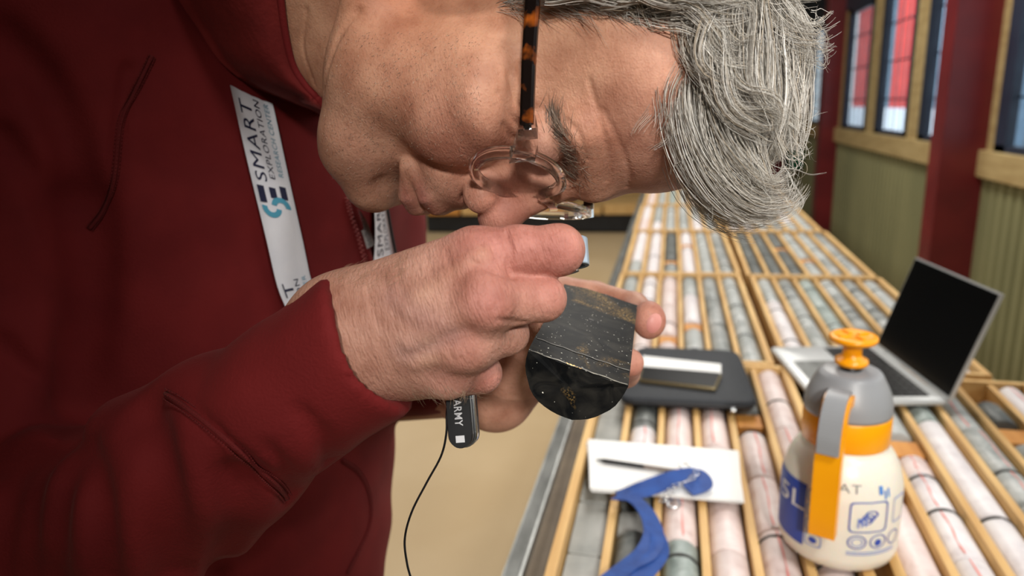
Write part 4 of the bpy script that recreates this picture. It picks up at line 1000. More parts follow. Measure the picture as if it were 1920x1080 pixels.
def print_on(G, items, parent, mats):
    """text laid on a strip: (body, u0, u1, v0, v1, material) with u along the strip and v across it"""
    for body_, u0, u1, v0, v1, m, bold in items:
        V, F = text_geo(body_, 1, 1.05, bold); V = fit_box(V, u0, u1, v0, v1); P = strip_map(G, V[:, :2], .0004)
        child('lettering', wld(P), F, m, parent, False)
M_NAVY = mat('navy_print', srgb(24, 28, 62), .6); M_TEAL = mat('teal_print', srgb(78, 160, 188), .6); M_LTEAL = mat('pale_teal_print', srgb(96, 150, 172), .6)
M_GREYPRINT = mat('dark_grey_print', srgb(60, 58, 58), .6)
V, F = text_geo('HOUDINI', 1, 1.1, .01); V = fit_box(V, .34, .95, .28, .75); V[:, 1] = 1 - V[:, 1]
P = strip_map(GP, np.stack([V[:, 0], V[:, 1]], 1), .0004); child('lettering', wld(P), F, M_GREYPRINT, jack, False)
# ---- white neck strap with printing
M_STRAP = mat('white_ribbon', srgb(240, 241, 246), .55, srgb(232, 233, 240), 40, bump=.2, bscale=1200, bdist=.0004)
M_STRAPB = mat('black_ribbon_back', srgb(20, 20, 26), .7)
def bbox_mid(V): V = np.asarray(V); return np.array([V[:, 0].mean(), V[:, 1].mean(), V[:, 2].min()])
LA = [(604, 690), (566, 630), (526, 560), (511, 500), (495, 430), (470, 330), (447, 230), (425, 130), (398, 40)]
LB = [(668, 660), (628, 595), (588, 545), (576, 490), (563, 430), (545, 350), (526, 262), (506, 170), (476, 70)]
GL = ribbon(LA, LB, 48, .0055)
Vl, Fl = strip_mesh(GL, .0012)
lan = empty('lanyard', bbox_mid(Vl), 0, 'white printed lanyard hanging round the neck of the maroon jacket', 'lanyard')
near_b = obj_w('near_band', Vl, Fl, M_STRAP, lan, True)
# where along the strap a pixel height lies
cy = 540 + FPX * GL[:, 2, 1] / GL[:, 2, 2]
def u_at(y): return float(np.interp(-y, -cy, np.linspace(0, 1, 48)))
def band_text(G, body_, y0, y1, v0, v1, m, bold, parent, uf):
    V, F = text_geo(body_, 1, 1.08, bold); V = fit_box(V, uf(y0), uf(y1), v1, v0)
    child_w = strip_map(G, V[:, :2], .0005); obj_w('lettering', wld(child_w), F, m, parent, False)
band_text(GL, 'SMART', 343, 196, .13, .41, M_NAVY, 0, near_b, u_at)
band_text(GL, 'EXPLORATION', 334, 186, .49, .63, M_NAVY, 0, near_b, u_at)
band_text(GL, 'RESEARCH CENTER', 326, 184, .74, .86, M_LTEAL, -0, near_b, u_at)
band_text(GL, 'SMART', 690, 528, .13, .41, M_NAVY, 0, near_b, u_at)
band_text(GL, 'EXPLORATION', 684, 524, .49, .63, M_NAVY, 0, near_b, u_at)
band_text(GL, 'RESEARCH CENTER', 676, 520, .74, .86, M_LTEAL, -0, near_b, u_at)
def band_poly(pts, m):
    P = strip_map(GL, np.array([(u_at(y), v) for y, v in pts]), .0005); obj_w('logo_shape', wld(P), [tuple(range(len(pts)))], m, near_b)
def arc_band(cy_, cv, r0, r1, a0, a1, m, asp=75.):
    n = 14; V = []; F = []
    for i in range(n + 1):
        a = math.radians(a0 + (a1 - a0) * i / n)
        for r in (r0, r1): V.append((u_at(cy_ + r * math.sin(a)), cv + r * math.cos(a) / asp))
    F = [(2 * i, 2 * i + 1, 2 * i + 3, 2 * i + 2) for i in range(n)]
    obj_w('logo_shape', wld(strip_map(GL, np.array(V), .0005)), F, m, near_b)
band_poly([(352, .10), (352, .27), (382, .27), (382, .10)], M_NAVY); band_poly([(352, .40), (352, .57), (372, .57), (372, .40)], M_NAVY); band_poly([(346, .68), (346, .85), (372, .85), (372, .68)], M_NAVY)
arc_band(390, .36, 9, 19, 10, 190, M_TEAL); arc_band(388, .62, 9, 19, 190, 370, M_TEAL)
GF = ribbon([(700, 500), (704, 455), (703, 420), (702, 380), (690, 330)], [(742, 485), (735, 450), (728, 415), (722, 376), (708, 326)], 20, .006)
Vf, Ff = strip_mesh(GF, .0012); far_b = obj_w('far_band', Vf, Ff, M_STRAP, lan, True)
cyf = 540 + FPX * GF[:, 2, 1] / GF[:, 2, 2]; uf2 = lambda y: float(np.interp(-y, -cyf, np.linspace(0, 1, 20)))
band_text(GF, 'SMART', 478, 372, .15, .45, M_NAVY, 0, far_b, uf2); band_text(GF, 'EXPLORATION', 470, 370, .55, .8, M_NAVY, .0, far_b, uf2)
mb = MB(); mb.add(*tube_geo(wld(GF[:, 4] * 1.003), .0022, 6)); mb.obj('dark_edge', M_STRAPB, far_b)

# ---- half core in the left hand
ca = dict(nl=cam3(990, 657, .325), nr=cam3(1178, 726, .318), fr=cam3(1195, 573, .452))
ax_ = ca['fr'] - ca['nr']; clen = np.linalg.norm(ax_); ax_ /= clen
ch = ca['nr'] - ca['nl']; ch -= ax_ * (ch @ ax_); cw = np.linalg.norm(ch); ch /= cw
dn = np.cross(ax_, ch); dn = dn if dn[1] > 0 else -dn
c0 = (ca['nl'] + ca['nr']) / 2; RC = cw / 2
def core_pt(x, s, d): return c0 + ch * x * RC + ax_ * s * clen + dn * d * RC      # x -1..1, s 0..1, d depth below the sawn face
V = []; F = []; na, nf, ns = 22, 10, 18
prof = [(math.cos(a), math.sin(a)) for a in np.linspace(0, math.pi, na)][::1]
prof = [(x, d) for x, d in prof] + [(-1 + 2 * i / nf, 0) for i in range(1, nf)]
rr = np.random.default_rng(3)
for i in range(ns + 1):
    for k, (x, d) in enumerate(prof):
        s_ = i / ns; e = .004 * math.sin(7 * x + 3 * d) * (1 if i in (0, ns) else 0)
        j_ = 1 + (.010 * rr.uniform(-1, 1) if d > 0 else 0)
        if i == ns: e -= .10 * max(0, -x - .35)          # chipped far corner
        V.append(core_pt(x * j_, s_ + e, d * j_ * 1.05))
n = len(prof)
for i in range(ns):
    for k in range(n): F.append((i * n + k, (i + 1) * n + k, (i + 1) * n + (k + 1) % n, i * n + (k + 1) % n))
# end faces as fans of rings
for i, fl in ((0, 0), (ns, 1)):
    base_i = list(range(i * n, i * n + n)); prev = base_i; ctr = np.mean([V[q] for q in base_i], 0)
    for sc in (.8, .5, .2):
        new = []
        for q in base_i: new.append(len(V)); V.append(ctr + (V[q] - ctr) * sc)
        for k in range(n):
            f_ = (prev[k], prev[(k + 1) % n], new[(k + 1) % n], new[k]); F.append(f_ if not fl else f_[::-1])
        prev = new
    F.append(tuple(prev) if not fl else tuple(prev[::-1]))
def ore_mat(name, shine):
    m, nt, b = nodes_of(name); N = nt.nodes; L = nt.links; tc = N.new('ShaderNodeTexCoord')
    def nz(sc, det, dis=0, st=(1, 1, 1)):
        mp = N.new('ShaderNodeMapping'); mp.inputs['Scale'].default_value = st; L.new(tc.outputs['Object'], mp.inputs[0])
        q = N.new('ShaderNodeTexNoise'); q.inputs['Scale'].default_value = sc; q.inputs['Detail'].default_value = det; q.inputs['Distortion'].default_value = dis; L.new(mp.outputs[0], q.inputs[0]); return q
    def ramp(src, a, b_, ca_, cb_):
        r = N.new('ShaderNodeValToRGB'); r.color_ramp.elements[0].position = a; r.color_ramp.elements[1].position = b_; r.color_ramp.elements[0].color = ca_; r.color_ramp.elements[1].color = cb_; L.new(src, r.inputs[0]); return r
    n1 = nz(70, 7, 1.2); r1 = ramp(n1.outputs['Fac'], .40, .72, srgb(14, 15, 16), srgb(46, 44, 40))
    n2 = nz(24, 3, .5); r2 = ramp(n2.outputs['Fac'], .60, .70, (0, 0, 0, 1), (1, 1, 1, 1)); n4 = nz(900, 2); r4 = ramp(n4.outputs['Fac'], .45, .6, (0, 0, 0, 1), (1, 1, 1, 1))
    mu = N.new('ShaderNodeMath'); mu.operation = 'MULTIPLY'; L.new(r2.outputs[0], mu.inputs[0]); L.new(r4.outputs[0], mu.inputs[1])
    mx = N.new('ShaderNodeMix'); mx.data_type = 'RGBA'; mx.inputs[7].default_value = srgb(150, 120, 70); L.new(mu.outputs[0], mx.inputs[0]); L.new(r1.outputs[0], mx.inputs[6])
    n3 = nz(700, 1); r3 = ramp(n3.outputs['Fac'], *((.73, .76) if shine < .5 else (.775, .80)), (0, 0, 0, 1), (1, 1, 1, 1))
    m2 = N.new('ShaderNodeMix'); m2.data_type = 'RGBA'; m2.inputs[7].default_value = srgb(225, 222, 210); L.new(r3.outputs[0], m2.inputs[0]); L.new(mx.outputs[2], m2.inputs[6]); L.new(m2.outputs[2], b.inputs['Base Color'])
    b.inputs['Roughness'].default_value = shine; b.inputs['Specular IOR Level'].default_value = .04; bp = N.new('ShaderNodeBump'); bp.inputs['Strength'].default_value = .5 if shine > .4 else .12; bp.inputs['Distance'].default_value = .001; L.new(n1.outputs['Fac'], bp.inputs['Height']); L.new(bp.outputs[0], b.inputs['Normal'])
    return m
M_ORE = ore_mat('black_ore', .6); M_ORES = ore_mat('sawn_black_ore', .39)
hc = obj_w('half_core', wld(np.array(V)), F, M_ORE, None, False)
tag(hc, 'black half drill core with gold specks held in the left hand', 'drill core')
me = hc.data; me.materials.append(M_ORES)
for p in me.polygons:
    i = p.index
    if i < ns * n and (i % n) >= na - 1: p.material_index = 1
def core_strip(s0, s1, x0, x1, name, m, wob_=.0):
    V = []; k = 14
    for i in range(k + 1):
        x = x0 + (x1 - x0) * i / k; w_ = wob_ * math.sin(i * 1.9)
        for s in (s0 + w_, s1 + w_): V.append(core_pt(x, s, -.012))
    obj_w(name, wld(np.array(V)), [(2 * i, 2 * i + 2, 2 * i + 3, 2 * i + 1) for i in range(k)], m, hc)
core_strip(.003, .012, -.95, .98, 'bright_edge', mat('pale_vein', srgb(150, 144, 128), .4, srgb(60, 58, 52), 300), .004)
core_strip(.004, .012, -.25, .08, 'gold_vein', mat('gold_sulphide', srgb(214, 160, 70), .25, srgb(240, 210, 150), 500, metal=.8), .002)
core_strip(.135, .142, -.95, .98, 'pale_vein', mat('thin_grey_vein', srgb(112, 108, 100), .5, srgb(60, 58, 54), 200), .004)
core_strip(.55, .556, -.1, .02, 'pale_vein', M_PEN, .01)

# ---- nails
def patch(f, cx, cy_, rx, ry, rot, lift, name, m):
    V = []; F = []; nr, na_ = 5, 20
    pts = [(0, 0)] + [(r / nr, 2 * math.pi * a / na_) for r in range(1, nr + 1) for a in range(na_)]
    P = []
    for r, a in pts:
        x, y = rx * r * math.cos(a), ry * r * math.sin(a); P.append((cx + x * math.cos(rot) - y * math.sin(rot), cy_ + x * math.sin(rot) + y * math.cos(rot)))
    P = np.array(P); T = trace(f, P[:, 0], P[:, 1]); N_ = grad(f, T); T = T + N_ * (lift * (1 - .6 * np.array([r for r, a in pts]) ** 3))[:, None]
    for a in range(na_): F.append((0, 1 + a, 1 + (a + 1) % na_))
    for r in range(nr - 1):
        for a in range(na_): F.append((1 + r * na_ + a, 1 + (r + 1) * na_ + a, 1 + (r + 1) * na_ + (a + 1) % na_, 1 + r * na_ + (a + 1) % na_))
    return child(name, wld(T), F, m)
M_NAIL = mat('fingernail', srgb(206, 136, 126), .45, srgb(214, 150, 140), 90, spec=.3)
patch(left_hand_raw, 1226, 606, 13, 19, .35, .0009, 'fingernail', M_NAIL)

# ---- loupe between forefinger and thumb
M_LENS = glassy('loupe_glass', (.55, .78, 1, 1), .02, 1.5)
lc = cam3(1060, 476, .3145); lax = np.array([.06, .985, -.16]); lax /= np.linalg.norm(lax)
l1 = np.cross(lax, [0, 0, 1.]); l1 /= np.linalg.norm(l1); l2 = np.cross(lax, l1)
lo_ = empty('loupe', wld(lc), 0, 'small chrome folding loupe pinched between the fingers below the eye', 'loupe')
def lring(prof, name, m, sm=True, n=36):
    V = []; F = []
    for r, h in prof:
        for k in range(n): a = 2 * math.pi * k / n; V.append(lc + lax * h + (l1 * math.cos(a) + l2 * math.sin(a)) * r)
    for i in range(len(prof) - 1):
        for k in range(n): F.append((i * n + k, i * n + (k + 1) % n, (i + 1) * n + (k + 1) % n, (i + 1) * n + k))
    return obj_w(name, wld(np.array(V)), F, m, lo_, sm)
lring([(.0085, -.0065), (.0104, -.0065), (.0106, -.006), (.0106, .0055), (.0104, .006), (.0085, .006), (.0085, -.0065)], 'lens_ring', mat('chrome_blue_reflection', srgb(196, 214, 232), .32, metal=.55), False)  # chrome ring; its pale blue reflection is put into the base colour
lring([(.0001, -.004), (.005, -.0042), (.0084, -.003), (.0084, .003), (.005, .0042), (.0001, .004)], 'lens', M_LENS)
def lplate(a, b, wid, th, name, m):
    a = np.array(a); b = np.array(b); d = b - a; d /= np.linalg.norm(d); s = np.cross(d, lax); s /= np.linalg.norm(s); u = np.cross(s, d)
    n = 12; out = [a + s * (wid / 2) * math.cos(t) - d * (wid / 2) * math.sin(t) for t in np.linspace(0, math.pi, n)] + [b - s * (wid / 2) * math.cos(t) + d * (wid / 2) * math.sin(t) for t in np.linspace(0, math.pi, n)]
    V = [q - u * th / 2 for q in out] + [q + u * th / 2 for q in out]; k = 2 * n
    return obj_w(name, wld(np.array(V)), [tuple(range(k))[::-1], tuple(range(k, 2 * k))] + [(i, (i + 1) % k, k + (i + 1) % k, k + i) for i in range(k)], m, lo_)
lplate(cam3(985, 512, .312), cam3(1052, 504, .320), .018, .0018, 'cover_plate', M_BLACK)
lplate(cam3(985, 521, .312), cam3(1050, 513, .320), .018, .0010, 'cover_plate', M_CHROME)
mb = MB(); mb.add(*tube_geo(wld(np.array([cam3(985, 508, .308), cam3(985, 524, .308)])), .002, 10)); mb.obj('pivot', M_CHROME, lo_, True)
# ---- black folding tool hanging below the hand, with cord
tl = empty('pocket_magnifier', at(862, 790, .312), 0, 'black and chrome pocket magnifier case with white lettering hanging below the hand', 'magnifier')
ta, tb_ = cam3(852, 640, .312), cam3(866, 815, .308); td = tb_ - ta; tlen = np.linalg.norm(td); td /= tlen
tw_ = np.array([.985, -.08, -.16]); tw_ -= td * (tw_ @ td); tw_ /= np.linalg.norm(tw_); tn = np.cross(td, tw_); tn = tn if tn[2] < 0 else -tn
def tplate(wid, th, off, name, m, sh=0.0):
    n = 14; out = [ta - td * (wid / 2) * math.sin(t) + tw_ * (wid / 2) * math.cos(t) for t in np.linspace(0, math.pi, n)] + [tb_ + td * (wid / 2) * math.sin(t) - tw_ * (wid / 2) * math.cos(t) for t in np.linspace(0, math.pi, n)]
    out = [q + tw_ * sh for q in out]; c_ = np.mean(out, 0); k = 2 * n; V = []; F = []
    lay = ((.92, -th / 2), (1, -th * .3), (1, th * .3), (.92, th / 2))
    for sc, u in lay: V += [c_ + (q - c_) * np.array([1, 1, 1]) - (tw_ * ((q - c_) @ tw_)) * (1 - sc) + tn * (off + u) for q in out]
    for j in range(3): F += [(j * k + i, j * k + (i + 1) % k, (j + 1) * k + (i + 1) % k, (j + 1) * k + i) for i in range(k)]
    F += [tuple(range(k))[::-1], tuple(range(3 * k, 4 * k))]
    return obj_w(name, wld(np.array(V)), F, m, tl)
bc = tplate(.0112, .0036, .0015, 'front_shell', M_BLACK); tplate(.0118, .0030, -.0022, 'chrome_frame', M_CHROME, .0010); tplate(.0112, .0030, -.0055, 'back_shell', M_BLACK, .0012)
V, F = text_geo('METAMORPHIC ARMY', 1, 1.05, .01); V = fit_box(V, -.006, tlen * .90, -.0018, .0018)
P = np.array([ta + td * v[0] + tw_ * v[1] + tn * .0036 for v in V]); obj_w('lettering', wld(P), F, mat('white_print', srgb(190, 190, 192), .5), bc)
P = np.array([ta + td * (tlen + a) + tw_ * b + tn * .0036 for a, b in ((.000, -.002), (.000, .002), (.003, .002), (.003, -.002))]); obj_w('logo_print', wld(P), [(0, 1, 2, 3)], mat('white_print_2', srgb(200, 200, 202), .5), bc)
cord = spline(np.array([cam3(846, 742, .318), cam3(838, 770, .318), cam3(837, 812, .318), cam3(827, 855, .320), cam3(800, 905, .323), cam3(772, 960, .326), cam3(759, 1010, .328), cam3(763, 1055, .330), cam3(772, 1090, .331), cam3(790, 1160, .333)]), 60)
mb = MB(); mb.add(*tube_geo(wld(cord), .00055, 6)); mb.obj('cord', M_BLACK, tl, True)

# ---- glasses
gl = empty('glasses', wld(hp(0, -10, 8)), 0, 'clear round glasses with dark tortoiseshell temple arms on the bent face', 'glasses')
M_ACR = glassy('clear_acrylic', (.99, .98, .97, 1), .03, 1.49); _nt = M_ACR.node_tree; _o = [n_ for n_ in _nt.nodes if n_.type == 'OUTPUT_MATERIAL'][0]
_tr = _nt.nodes.new('ShaderNodeBsdfTransparent'); _mx = _nt.nodes.new('ShaderNodeMixShader'); _mx.inputs[0].default_value = .9; _nt.links.new(_tr.outputs[0], _mx.inputs[1]); _nt.links.new(_nt.nodes['Principled BSDF'].outputs[0], _mx.inputs[2]); _nt.links.new(_mx.outputs[0], _o.inputs[0])
M_LENS2 = pane_mat(); [n_ for n_ in M_LENS2.node_tree.nodes if n_.type == 'BSDF_TRANSPARENT'][0].inputs[0].default_value = (1, 1, 1, 1); M_LENS2.name = 'spectacle_lens'
def tort_mat():
    m = mat('tortoiseshell', srgb(16, 9, 8), .16, srgb(168, 84, 24), 80, detail=3, lo=.52, hi=.72); return m
M_TORT = tort_mat()
PZ = lambda x, y: 6.5 - .0016 * x * x + .08 * (y + 20)                 # gentle wrap of the front
def gpt(x, y, z): return wld(hp(x, y, z))
for sgn in (-1, 1):
    cx = sgn * 33.5; n = 44; V = []; F = []; sec = ((0, -2.2), (2.2, -2.5), (4.6, -1.8), (4.6, 1.8), (2.2, 2.5), (0, 2.2))
    for i in range(n):
        a = 2 * math.pi * i / n; ct, st_ = math.cos(a), math.sin(a)
        for dr, dz in sec:
            r_x = 23.5 + dr; r_y = 18.6 + dr; x = cx + r_x * ct; y = -19.5 + r_y * st_ + (1.2 * ct * sgn if st_ > 0 else 0)
            V.append(gpt(x, y, PZ(x, y) + dz))
    k = len(sec)
    for i in range(n):
        for j in range(k): F.append((i * k + j, ((i + 1) % n) * k + j, ((i + 1) % n) * k + (j + 1) % k, i * k + (j + 1) % k))
    obj_w('rim', V, F, M_ACR, gl, True)
    V = [gpt(cx, -19.5, PZ(cx, -19.5) + 1.2)] + [gpt(cx + 23.6 * math.cos(a), -19.5 + 18.7 * math.sin(a), PZ(cx + 23.6 * math.cos(a), -19.5 + 18.7 * math.sin(a))) for a in np.linspace(0, 2 * math.pi, 40)[:-1]]
    obj_w('lens', V, [(0, 1 + i, 1 + (i + 1) % 39) for i in range(39)], M_LENS2, gl, True)
    # end piece and temple arm
    def bar(pts, hh, ww, name, m, par=gl):
        P = np.array(pts, float); V = []; F = []
        for i in range(len(P)):
            for u, v in ((-1, -.6), (-.6, -1), (.6, -1), (1, -.6), (1, .6), (.6, 1), (-.6, 1), (-1, .6)): V.append(gpt(P[i, 0] + u * ww[i] / 2, P[i, 1] + v * hh[i] / 2, P[i, 2]))
        for i in range(len(P) - 1):
            for j in range(8): F.append((i * 8 + j, i * 8 + (j + 1) % 8, (i + 1) * 8 + (j + 1) % 8, (i + 1) * 8 + j))
        F += [tuple(range(8))[::-1], tuple(range(len(V) - 8, len(V)))]
        return obj_w(name, V, F, m, par, False)
    V = []; F = []
    for (x, y, z, w_, h_) in ((54, -12, 2.5, 4.4, 12), (62, -8, 0.5, 4.8, 11), (70, -5, -2.0, 5.2, 9), (73, -4.5, -6.5, 5.0, 7.5)):
        for u, v in ((-1, -1), (1, -1), (1, 1), (-1, 1)): V.append(gpt(sgn * (x + 0), y + v * h_ / 2, z + u * w_ / 2))
    for i in range(3):
        for j in range(4): F.append((i * 4 + j, i * 4 + (j + 1) % 4, (i + 1) * 4 + (j + 1) % 4, (i + 1) * 4 + j))
    F += [(3, 2, 1, 0), (12, 13, 14, 15)]; obj_w('end_piece', V, F, M_ACR, gl)
    bar([(sgn * 73, -4.5, -5), (sgn * 75, -3, -30), (sgn * 78.5, 0, -60), (sgn * 81, 3, -90), (sgn * 80, -6, -108), (sgn * 78, -20, -120)], [5.8, 6.0, 6.4, 6.6, 6.0, 5.0], [3.2] * 6, 'temple_arm', M_TORT)
    bar([(sgn * 71.6, -4.5, -3), (sgn * 71.2, -4.5, -7)], [3.5, 3.5], [1.6, 1.6], 'hinge', M_CHROME)
    bar([(sgn * 12.5, -22, 4.5), (sgn * 11.0, -27, 4), (sgn * 11.5, -32, 4)], [5, 7, 4], [2, 2.4, 2], 'nose_pad', M_ACR)
V = []; F = []
for i, x in enumerate(np.linspace(-12, 12, 9)):
    y = -13.0 + 3.0 * math.cos(x / 12 * math.pi / 2); z = 8.8 + 1.6 * math.cos(x / 12 * math.pi / 2)
    for u, v in ((-1, -1), (1, -1), (1, 1), (-1, 1)): V.append(gpt(x, y + v * 2.0, z + u * 1.8))
for i in range(8):
    for j in range(4): F.append((i * 4 + j, i * 4 + (j + 1) % 4, (i + 1) * 4 + (j + 1) % 4, (i + 1) * 4 + j))
obj_w('bridge', V, F, M_ACR, gl)

# ---- hair
def strands_mesh(name, S, rad, tone, parent=person):
    """S [k, m, 3] camera axes, 3-sided tapering tubes"""
    S = wld(S); k, m = S.shape[:2]; T = np.gradient(S, axis=1); T /= np.linalg.norm(T, axis=2, keepdims=True) + 1e-12
    A_ = np.cross(T, np.array([.31, .52, .79])); A_ /= np.linalg.norm(A_, axis=2, keepdims=True) + 1e-12; B_ = np.cross(T, A_)
    r = np.asarray(rad)[:, None, None] * (1 - .75 * np.linspace(0, 1, m) ** 2)[None, :, None]
    V = np.stack([S + r * (A_ * math.cos(a) + B_ * math.sin(a)) for a in (0, 2.0944, 4.18879)], 2).reshape(-1, 3)
    i0 = (np.arange(k)[:, None] * m * 3 + np.arange(m - 1)[None, :] * 3)[..., None]; Q = []
    for j in range(3): Q.append(np.concatenate([i0 + j, i0 + (j + 1) % 3, i0 + 3 + (j + 1) % 3, i0 + 3 + j], 2).reshape(-1, 4))
    me = np_mesh(name, V, np.vstack(Q)); set_colors(me, 'tone', np.repeat(tone, m * 3, 0)); me.materials.append(M_HAIR)
    o = new_obj(name, me, None, parent); return o
mh, nth, bh = nodes_of('grey_hair'); ah = nth.nodes.new('ShaderNodeAttribute'); ah.attribute_name = 'tone'; nth.links.new(ah.outputs['Color'], bh.inputs['Base Color'])
bh.inputs['Roughness'].default_value = .38; bh.inputs['Specular IOR Level'].default_value = .6; M_HAIR = mh
GREY = np.array([[.68, .64, .57], [.54, .49, .42], [.86, .83, .77], [.24, .21, .175], [.56, .46, .34]])
def tones(k, dark=0.0):
    c = GREY[RNG.choice(5, k, p=[.30, .24, .18, .14, .14])] * RNG.uniform(.62, 1.0, (k, 1)); return c * (1 - dark)
def lock(ctrl, k, r0, r1, r2, m=16, curl=.002, cut=.3):
    """a lock of k strands round a pixel+depth path; radii at root, middle and tip"""
    G = spline(np.array([cam3(*c) for c in ctrl]), m); T = np.gradient(G, axis=0); T /= np.linalg.norm(T, axis=1)[:, None]
    A_ = np.cross(T, [0, 0, 1.]); A_ /= np.linalg.norm(A_, axis=1)[:, None] + 1e-9; B_ = np.cross(T, A_)
    t = np.linspace(0, 1, m); rad = (1 - t) ** 2 * r0 + 2 * t * (1 - t) * r1 + t * t * r2
    nc = max(3, k // 16); th = RNG.uniform(0, 2 * math.pi, nc); q = np.sqrt(RNG.uniform(0, 1, nc)); ci = RNG.integers(0, nc, k)
    u = (q * np.cos(th))[ci]; v = (q * np.sin(th))[ci]; ju = RNG.normal(0, .22, k); jv = RNG.normal(0, .22, k); ce_ = RNG.uniform(0, .3, nc)[ci]; ph_ = RNG.uniform(0, 6.28, nc)[ci]; th = th[ci]
    end = (1 - cut * RNG.uniform(0, 1, k) ** 2) * (1 - ce_ * cut * 1.5); S = np.zeros((k, m, 3))
    sw = RNG.uniform(-1.1, 1.1, nc)[ci]
    for j in range(m):
        tt = t[j] * end; ii = np.clip((tt * (m - 1)).astype(int), 0, m - 2); f_ = (tt * (m - 1) - ii)[:, None]
        g = G[ii] * (1 - f_) + G[ii + 1] * f_; a = A_[ii]; b = B_[ii]; rr_ = np.interp(tt, t, rad); an = sw * tt
        ff = 1.25 - .75 * tt; uu = u * np.cos(an) - v * np.sin(an) + ju * ff; vv = u * np.sin(an) + v * np.cos(an) + jv * ff
        w1 = curl * 1.5 * np.sin(tt * 6 + ph_) * tt
        S[:, j] = g + a * (uu * rr_ + w1)[:, None] + b * (vv * rr_ + curl * .7 * np.cos(tt * 6 + th * 3) * tt)[:, None]
    return S
# hair cap beneath the locks; its dark colour paints the shade between them
def hair_cap(p):
    q = (p - HO) @ HR.T * 1000.; d = ell(q, (0, 34, -96), (79, 74, 92)); d = smin(d, ell(q, (0, 92, -44), (46, 20, 38)), 14)
    d = smax(d, -(q[:, 1] - .70 * q[:, 2] - 72), 10)
    return (d + 1.5 * np.sin(q[:, 0] / 4.5 + 1.5 * np.sin(q[:, 2] / 11)) * np.sin(q[:, 1] / 19 + q[:, 2] / 9)) / 1000.
hV, hQ = surface(hair_cap, (-.05, -.36, .19), (.26, .06, .52), .0022, 4)
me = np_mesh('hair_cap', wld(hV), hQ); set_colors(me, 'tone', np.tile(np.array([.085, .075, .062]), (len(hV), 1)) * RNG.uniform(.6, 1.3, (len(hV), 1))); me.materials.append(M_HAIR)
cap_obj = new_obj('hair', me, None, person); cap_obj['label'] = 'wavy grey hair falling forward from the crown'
# strands lying over the whole crown
_k = 5200; _r = hV[RNG.integers(0, len(hV), _k)] + RNG.normal(0, .0006, (_k, 3)); _n = grad(hair_cap, _r); _q = (_r - HO) @ HR.T * 1000
_keep = _n @ HU * .6 + .75 > 0; _r = _r[_keep]; _n = _n[_keep]; _k = len(_r)
_d = np.tile(HU * .35 + HF * .75 + np.array([0, .35, 0]), (_k, 1)) + RNG.normal(0, .28, (_k, 3)); _d -= _n * (_d * _n).sum(1)[:, None]; _d /= np.linalg.norm(_d, axis=1)[:, None]
_l = RNG.uniform(.022, .045, _k)[:, None]; _s = np.cross(_d, _n); _w = RNG.uniform(-.25, .25, _k)[:, None]; _m = 9
CROWN = []; _p = _r.copy(); _dd = _d.copy()
for _i in range(_m):                             # walk along the scalp, so the strands hug its curve
    CROWN.append(_p + _n * .0012 * math.sin(_i / 8 * 2.6) * RNG.uniform(.6, 1.6, (_k, 1))); _p = _p + _dd * _l / (_m - 1)
    _n = grad(hair_cap, _p); _p = _p - _n * (hair_cap(_p) - .0008)[:, None]; _dd = _dd + np.cross(_dd, _n) * _w * .25; _dd -= _n * (_dd * _n).sum(1)[:, None]; _dd /= np.linalg.norm(_dd, axis=1)[:, None]
_cs = np.stack(CROWN, 1); strands_mesh('crown_strands', _cs, RNG.uniform(.00014, .00024, _k), tones(_k), cap_obj)
LK = []
def L_(ctrl, k, r0=.008, r1=.009, r2=.004, curl=.002, cut=.3): LK.append(lock(ctrl, k, r0, r1 * 1.12, r2 * 1.5, 16, curl * 1.4, min(.6, cut * 1.3)))
# front locks hanging below the brow line
L_([(1345, 30, .318), (1305, 120, .305), (1300, 220, .300), (1335, 310, .300), (1400, 375, .302), (1460, 372, .305), (1492, 335, .307)], 420, .010, .012, .004)
L_([(1370, 40, .320), (1335, 140, .308), (1345, 240, .303), (1385, 320, .303), (1440, 350, .305), (1490, 330, .308)], 380, .010, .012, .004)
L_([(1400, 60, .322), (1370, 180, .312), (1375, 280, .308), (1400, 350, .307), (1440, 385, .309), (1485, 380, .311)], 380, .010, .011, .005)
L_([(1330, 90, .330), (1305, 220, .322), (1310, 310, .320), (1350, 385, .322), (1420, 405, .325), (1470, 390, .328)], 380, .010, .012, .005)
L_([(1340, 120, .352), (1318, 250, .345), (1330, 350, .345), (1385, 400, .348), (1440, 400, .350)], 300, .012, .013, .006)
L_([(1300, 60, .312), (1275, 150, .300), (1262, 220, .298), (1258, 265, .300)], 110, .008, .010, .008, .003, .5)
L_([(1310, 100, .318), (1288, 190, .306), (1270, 250, .304), (1262, 290, .306)], 90, .008, .010, .009, .003, .5)
# curls over the temple
L_([(1330, -10, .300), (1305, 60, .292), (1312, 115, .289), (1350, 140, .289), (1420, 160, .292)], 320, .009, .010, .004, .003)
L_([(1360, -20, .302), (1340, 50, .294), (1355, 105, .290), (1395, 125, .291), (1435, 160, .295)], 300, .009, .010, .004, .003)
L_([(1330, 80, .300), (1340, 150, .292), (1370, 200, .290), (1425, 225, .293), (1450, 245, .296)], 260, .008, .010, .004, .003)
L_([(1390, 20, .306), (1395, 100, .297), (1405, 180, .294), (1440, 225, .297), (1440, 240, .300)], 280, .010, .011, .005, .003)
L_([(1430, 20, .312), (1440, 110, .304), (1455, 190, .302), (1450, 260, .304), (1430, 300, .307)], 320, .010, .011, .005)
L_([(1450, 30, .318), (1478, 110, .311), (1478, 190, .309), (1462, 260, .311), (1450, 315, .314)], 300, .010, .010, .005)
L_([(1400, 180, .312), (1420, 240, .306), (1450, 270, .305), (1478, 300, .308)], 150, .008, .009, .005, .003)
